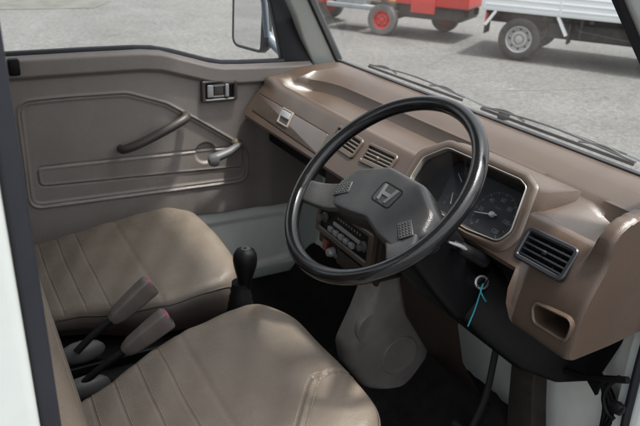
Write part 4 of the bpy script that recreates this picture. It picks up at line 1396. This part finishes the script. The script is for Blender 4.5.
# heater housing
def heater():
    t = thing('heater_box', 'grey plastic heater housing with two round bosses beneath the dashboard', 'heater box', (0.85, 0, 0.5))
    poly = rounded([(0.778, 0.835), (0.770, 0.785), (0.751, 0.732), (0.715, 0.650), (0.729, 0.590), (0.785, 0.508), (0.894, 0.458), (0.985, 0.455), (0.997, 0.529), (0.952, 0.619), (0.885, 0.715), (0.860, 0.835)], [.01, .03, .06, .05, .06, .06, .05, .05, .06, .06, .06, .01], 6)
    mb = MB()
    rings = []
    gx, gz = 0.84, 0.62
    for k in range(9):
        a = k/8*math.pi/2
        sc = 1-0.30*(1-math.cos(a)); yy = -0.078-0.032*math.sin(a)
        rings.append([(gx+(x-gx)*sc, yy, gz+(z-gz)*(1-0.16*(1-math.cos(a)))) for x, z in poly])
    for sc in (0.6, 0.4, 0.2, 0.02):
        rings.append([(gx+(x-gx)*sc*0.70, -0.110-0.004*(1-sc), gz+(z-gz)*sc*0.84) for x, z in poly])
    rings.insert(0, [(x, -0.055, z) for x, z in poly])
    mb.loft(rings, True, True, True)
    mb.build('housing', M_heater, t, 60)
    for x, z, r, q_ in ((0.785, 0.690, 0.044, 0.0), (0.868, 0.592, 0.052, 0.006)):
        mb = MB(); mb.lathe([(r*1.02, 0.095), (r, 0.1095+q_), (r*0.97, 0.1105+q_), (r*0.92, 0.1105+q_), (r*0.85, 0.1095+q_), (0.3*r, 0.1100+q_), (0.1*r, 0.1102+q_)], Fr((x, 0, z), (1, 0, 0), (0, 0, 1)), 40)
        mb.build('boss', M_heater, t, 60)
    mb = MB(); mb.tube([(0.80, -0.06, 0.80), (0.84, -0.07, 0.88)], 0.035, 16)
    mb.build('duct', M_heater, t)
heater()

# pedals
def pedal(x, y, label, name='foot_pedal', pw=0.06):
    t = thing(name, label, 'pedal', (x, y, 0.5))
    mb = MB()
    mb.tube(curve_pts([(x+0.03, y+0.008, 0.88), (x+0.022, y+0.004, 0.74), (x+0.012, y, 0.62), (x-0.016, y-0.002, 0.545)], 5), 0.0062, 10, flat=1.5)
    mb.build('arm', M_void, t)
    mb = MB(); mb.box((x-0.03, y, 0.530), (0.018, pw, 0.055), Matrix.Rotation(R(-35), 3, 'Y').to_euler(), .005)
    pd = mb.build('pad', M_rubber, t)
    mb = MB()
    for k in range(5):
        fr = Matrix.Rotation(R(-35), 3, 'Y')
        c = Vector((x-0.03, y, 0.530)) + fr @ Vector((-0.010, 0, -0.02+0.010*k))
        mb.box(c, (0.004, pw*0.9, 0.004), fr.to_euler(), .001)
    mb.build('tread_ribs', M_rubber, pd)
pedal(0.915, -0.350, 'black clutch pedal hanging between the heater box and the brown bracket')
# wiring loom and bracket behind the pedals
def bracket():
    mb = MB()
    mb.prism(rounded([(0.410, 0.86), (0.408, 0.70), (0.420, 0.60), (0.440, 0.47), (0.512, 0.47), (0.500, 0.58), (0.486, 0.64), (0.474, 0.70), (0.472, 0.86)], .03, 5), Fr((0.985, 0.040, 0), (0, -1, 0), (0, 0, 1)), -0.02, 0.02, .005)
    tag(mb.build('pedal_bracket', pm('dirty_steel', (0.016, 0.012, 0.0105), 0.75, 0.5, 40, dirt=(0.06, 0.045, 0.035), dscale=30, damt=0.5)), 'dark brown steel pedal bracket against the white bulkhead', 'bracket')
bracket()

# ------------------------------------------------------------------ wipers
def wiper(pivot, mid, tip, b0, b1, label):
    t = thing('windscreen_wiper', label, 'wiper', pivot, 'windscreen wipers parked below the glass')
    pivot, mid, tip = Vector(pivot), Vector(mid), Vector(tip)
    mb = MB()
    mb.lathe([(0.014, 0), (0.014, 0.012), (0.009, 0.018), (0.003, 0.019)], Fr(pivot-Vector((0, 0, .010)), (1, 0, 0), (0, 1, 0)), 16)
    mb.build('pivot_cap', M_black, t)
    mb = MB()
    mb.tube([pivot+Vector((0, 0, .004)), pivot.lerp(mid, .5), mid], [0.008, 0.007, 0.005], 8, flat=.5)
    mb.tube([mid, tip], 0.0028, 8)
    mb.build('arm', M_wiper, t)
    b0, b1 = Vector(b0), Vector(b1)
    mb = MB()
    c = curve_pts([b0, b0.lerp(b1, .5)+Vector((0.004, 0, .008)), b1], 8)
    mb.tube(c, 0.0027, 8)
    for f in (0.18, 0.82):
        p = b0.lerp(b1, f)
        mb.tube(curve_pts([b0.lerp(b1, f-.14)+Vector((0, 0, .0)), p+Vector((.003, 0, .008)), b0.lerp(b1, f+.14)], 5), 0.0022, 6)
    fr = mb.build('blade_frame', M_wiper, t)
    mb = MB()
    mb.bar(b0+Vector((-.004, 0, -.005)), b1+Vector((-.004, 0, -.005)), 0.004, 0.006)
    mb.build('blade_rubber', M_rubber, fr)
wiper((1.115, -0.085, 1.165), (1.110, 0.05, 1.176), (1.098, 0.20, 1.186), (1.088, 0.44, 1.178), (1.092, 0.03, 1.180), 'silver windscreen wiper parked on the passenger side, by the far pillar')
wiper((1.118, -0.56, 1.165), (1.112, -0.42, 1.176), (1.100, -0.26, 1.182), (1.094, -0.035, 1.174), (1.096, -0.45, 1.173), 'silver windscreen wiper parked in front of the steering wheel')

# ------------------------------------------------------------------ vehicles outside
D = Vector((0.545, -0.838, 0)).normalized()          # nose direction of both parked trucks
NN = Vector((-D.y, D.x, 0))                          # away from the camera: far side
if NN.x < 0: NN = -NN

def wheel_meshes(Rt, wd, rim_r, holes=8):
    """tyre, rim as meshes around the origin, axis = local -Y outward"""
    f = Fr((0, 0, 0), (1, 0, 0), (0, 0, 1))          # n = -y : outward
    mb = MB()
    mb.lathe([(rim_r, -wd*.5), (Rt*0.93, -wd*.5), (Rt*0.985, -wd*.42), (Rt, -wd*.25), (Rt, wd*.25), (Rt*0.985, wd*.42), (Rt*0.93, wd*.5), (rim_r*1.12, wd*.53), (rim_r, wd*.46), (rim_r, -wd*.5)], f, 40, False)
    ty = mb.mesh('tyre')
    mb = MB()
    mb.lathe([(rim_r*1.03, -wd*.4), (rim_r*1.03, wd*.44), (rim_r*0.97, wd*.47), (rim_r*0.90, wd*.42), (rim_r*0.86, wd*.12), (rim_r*0.70, wd*.10), (rim_r*0.60, wd*.26), (rim_r*0.42, wd*.28), (rim_r*0.36, wd*.16), (rim_r*0.30, wd*.16), (rim_r*0.28, wd*.34), (rim_r*0.10, wd*.38)], f, 40)
    mb.cur = 1
    for k in range(holes):
        a = 2*math.pi*k/holes
        c = f.p(rim_r*0.72*math.cos(a), rim_r*0.72*math.sin(a), wd*.125)
        mb.lathe([(rim_r*0.085, -wd*.03), (rim_r*0.085, 0.002)], Fr(c, f.u, f.v), 12)
    mb.cur = 2
    for k in range(4):
        a = 2*math.pi*(k+.5)/4
        c = f.p(rim_r*0.47*math.cos(a), rim_r*0.47*math.sin(a), wd*.27)
        mb.lathe([(rim_r*0.05, 0.0), (rim_r*0.05, 0.012), (rim_r*0.03, 0.014)], Fr(c, f.u, f.v), 8)
    return ty, mb.mesh('rim')

def put_wheel(parent, meshes, mats, pos, out, z):
    """wheel = tyre part with rim and hole sub-parts"""
    ang = math.atan2(out.x, -out.y)
    first = None
    for me, mat, nm in zip(meshes, (mats[:1], mats[1:]), ('wheel', 'rim')):
        if len(me.materials) == 0:
            for q in mat: me.materials.append(q)
            me.polygons.foreach_set('use_smooth', [True]*len(me.polygons)); me.set_sharp_from_angle(angle=R(35))
        o = bpy.data.objects.new(nm, me)
        COL.objects.link(o)
        if first is None:
            o.parent = parent
            o.location = Vector((pos.x, pos.y, z)) - WLOC[parent.name]
            o.rotation_euler = (0, 0, ang)
            first = o
        else:
            o.parent = first
    return first

def white_truck():
    base = Vector((6.16, 5.52, 0))        # tail corner on the near side
    t = thing('parked_truck', 'small white flatbed truck parked ahead beyond the windscreen', 'truck', base)
    def P(a, b, z): return base + D*a + NN*b + Vector((0, 0, z))
    def slab(mb, a0, a1, b0, b1, z0, z1, bev=0.006):
        c = P((a0+a1)/2, (b0+b1)/2, (z0+z1)/2)
        mb.box(c, (a1-a0, b1-b0, z1-z0), Matrix(((D.x, NN.x, 0), (D.y, NN.y, 0), (0, 0, 1))).to_euler(), bev)
    mb = MB(); slab(mb, 0.0, 1.95, 0.0, 1.40, 0.585, 0.645)
    mb.build('bed_floor', M_bed, t)
    for b0, b1 in ((-0.004, 0.026), (1.374, 1.404)):
        mb = MB()
        slab(mb, 0.0, 1.95, b0, b1, 0.60, 0.90)
        s = -1 if b0 < 1 else 1
        for z in (0.66, 0.735, 0.81, 0.885):
            slab(mb, 0.01, 1.94, b0-0.008 if s < 0 else b0, b1 if s < 0 else b1+0.008, z-0.012, z+0.012, .004)
        for a in (0.02, 0.95, 1.92):
            slab(mb, a-0.012, a+0.012, b0-0.012 if s < 0 else b0, b1 if s < 0 else b1+0.012, 0.60, 0.90, .004)
        mb.build('side_gate', M_bed, t)
    mb = MB(); slab(mb, -0.026, 0.0, 0.0, 1.40, 0.60, 0.90)
    mb.build('tail_gate', M_bed, t)
    mb = MB(); slab(mb, 1.94, 1.965, 0.02, 1.38, 0.60, 1.25)
    mb.build('head_board', M_bed, t)
    mb = MB()
    for b in (0.28, 1.06):
        slab(mb, 0.02, 2.0, b, b+0.06, 0.42, 0.56)
    slab(mb, 0.80, 1.85, 0.20, 0.62, 0.30, 0.50, .03)
    slab(mb, 1.05, 1.6, 0.80, 1.10, 0.28, 0.52, .03)
    for a in (0.15, 0.75, 1.3, 1.8):
        slab(mb, a, a+0.05, 0.04, 1.36, 0.53, 0.585)
    slab(mb, 0.42, 0.68, 0.25, 1.15, 0.23, 0.31, .03)
    slab(mb, 0.34, 0.86, 0.16, 0.20, 0.50, 0.56)
    mb.build('chassis', M_chass, t)
    for a in (1.20, 1.90):
        mb = MB(); slab(mb, a, a+0.03, 0.05, 0.08, 0.34, 0.60)
        mb.build('hanger', M_chass, t)
    # pale struts and flaps either side of the rear wheel
    mb = MB()
    mb.bar(P(0.17, 0.03, 0.585), P(0.05, 0.03, 0.40), 0.035, 0.055, tuple(NN))
    mb.build('mudguard_strut', M_bed, t)
    mb = MB()
    mb.bar(P(0.93, 0.03, 0.585), P(1.06, 0.03, 0.37), 0.035, 0.055, tuple(NN))
    mb.build('mudguard_strut', M_bed, t)
    mb = MB(); slab(mb, 0.02, 0.045, 0.10, 0.32, 0.28, 0.58)
    mb.build('mud_flap', M_chass, t)
    mb = MB(); slab(mb, 1.06, 1.09, 0.10, 0.30, 0.26, 0.50)
    mb.build('mud_flap', M_chass, t)
    # cab
    mb = MB()
    prof = [(1.99, 0.46), (3.22, 0.46), (3.26, 0.70), (3.22, 1.06), (2.90, 1.74), (2.75, 1.80), (2.08, 1.80), (1.99, 1.70)]
    fr = Fr(base, D, (0, 0, 1))
    sgn = 1 if fr.n.dot(NN) > 0 else -1
    pr = rounded(prof, 0.05, 4)
    rr = [[base + D*a + NN*(b) + Vector((0, 0, z)) for a, z in inset2d(pr, i)] for b, i in ((-0.01, 0.03), (0.005, 0.008), (0.03, 0.0), (1.37, 0.0), (1.395, 0.008), (1.41, 0.03))]
    mb.loft(rr, True, True, True)
    cab_ = mb.build('cab', M_bed, t)
    for b in (-0.014, 1.404):
        mb = MB()
        q = [(2.12, 1.15), (3.05, 1.12), (2.82, 1.66), (2.14, 1.68)]
        mb.loft([[base+D*a+NN*(b+k)+Vector((0, 0, z)) for a, z in rounded(q, .03, 3)] for k in (0, 0.012)], True, True, True)
        mb.build('side_window', M_rubber, cab_)
    mb = MB(); slab(mb, 2.14, 2.24, -0.020, -0.008, 0.98, 1.01, .004)
    mb.build('door_handle', M_black, cab_)
    mb = MB(); slab(mb, 1.955, 2.03, -0.012, 0.01, 0.555, 0.585, .004)
    mb.build('side_marker', M_black, cab_)
    mb = MB(); slab(mb, 1.96, 2.06, 0.01, 0.06, 0.30, 0.50, .01); slab(mb, 2.02, 2.10, 0.0, 0.10, 0.40, 0.47, .01)
    mb.build('step_bracket', M_chass, t)
    ms = wheel_meshes(0.262, 0.145, 0.165, 8)
    mats = (M_tyre, M_steel, M_void, M_chrome)
    for a in (0.50, 2.55):
        put_wheel(t, ms, mats, P(a, 0.085, 0), -NN, 0.262)
        put_wheel(t, ms, mats, P(a, 1.315, 0), NN, 0.262)
    mb = MB(); slab(mb, 0.03, 0.06, 0.06, 0.30, 0.44, 0.54, .006)
    mb.build('tail_lamp', M_redp, t)
white_truck()

def red_truck():
    # near-side wheel stands at (5.80, 7.22); further axle ahead on the far side
    base = Vector((5.80, 7.23, 0))
    t = thing('farm_truck', 'small red flatbed vehicle on red wheels parked behind the white truck', 'farm vehicle', base)
    def P(a, b, z): return base + D*a + NN*b + Vector((0, 0, z))
    eul = Matrix(((D.x, NN.x, 0), (D.y, NN.y, 0), (0, 0, 1))).to_euler()
    def slab(mb, a0, a1, b0, b1, z0, z1, bev=0.006):
        mb.box(P((a0+a1)/2, (b0+b1)/2, (z0+z1)/2), (a1-a0, b1-b0, z1-z0), eul, bev)
    mb = MB(); slab(mb, 0.02, 1.25, 0.06, 1.15, 0.47, 0.80, .02); slab(mb, -0.05, 1.28, 0.02, 1.19, 0.80, 0.86, .01)
    mb.build('bed', M_redp, t)
    mb = MB(); slab(mb, 0.42, 0.78, 0.02, 0.06, 0.37, 0.60, .008)
    mb.build('side_flap', M_redp, t)
    mb = MB(); slab(mb, -1.9, -0.95, 0.06, 1.12, 0.36, 1.1, .06)
    mb.build('engine_cowl', M_redp, t)
    mb = MB(); slab(mb, -0.13, 0.16, -0.04, 0.22, 0.50, 0.62, .03)
    mb.build('wheel_guard', M_redp, t)
    mb = MB(); slab(mb, 0.10, 0.20, -0.045, -0.01, 0.50, 0.58, .01)
    mb.build('side_lamp', M_amber, t)
    mb = MB()
    for b in (0.30, 0.80):
        slab(mb, -1.7, 1.2, b, b+0.06, 0.34, 0.44, .008)
    slab(mb, 0.20, 1.15, 0.14, 1.0, 0.28, 0.48, .03)
    slab(mb, -0.1, 0.1, 0.1, 1.0, 0.2, 0.28, .03)
    mb.build('chassis', M_chass, t)
    mb = MB(); slab(mb, -0.80, -0.32, 0.06, 0.70, 0.36, 0.62, .03); slab(mb, -0.95, -0.1, 0.04, 0.14, 0.33, 0.40, .01)
    mb.build('side_tank', M_tank, t)
    ms = wheel_meshes(0.225, 0.125, 0.135, 6)
    mats = (M_tyreg, M_redp, M_void, M_steel)
    for a, b, o in ((0.0, 0.04, -NN), (-1.42, 0.04, -NN), (0.62, 1.10, NN), (-1.42, 1.14, NN)):
        put_wheel(t, ms, mats, P(a, b, 0), o, 0.225)
red_truck()
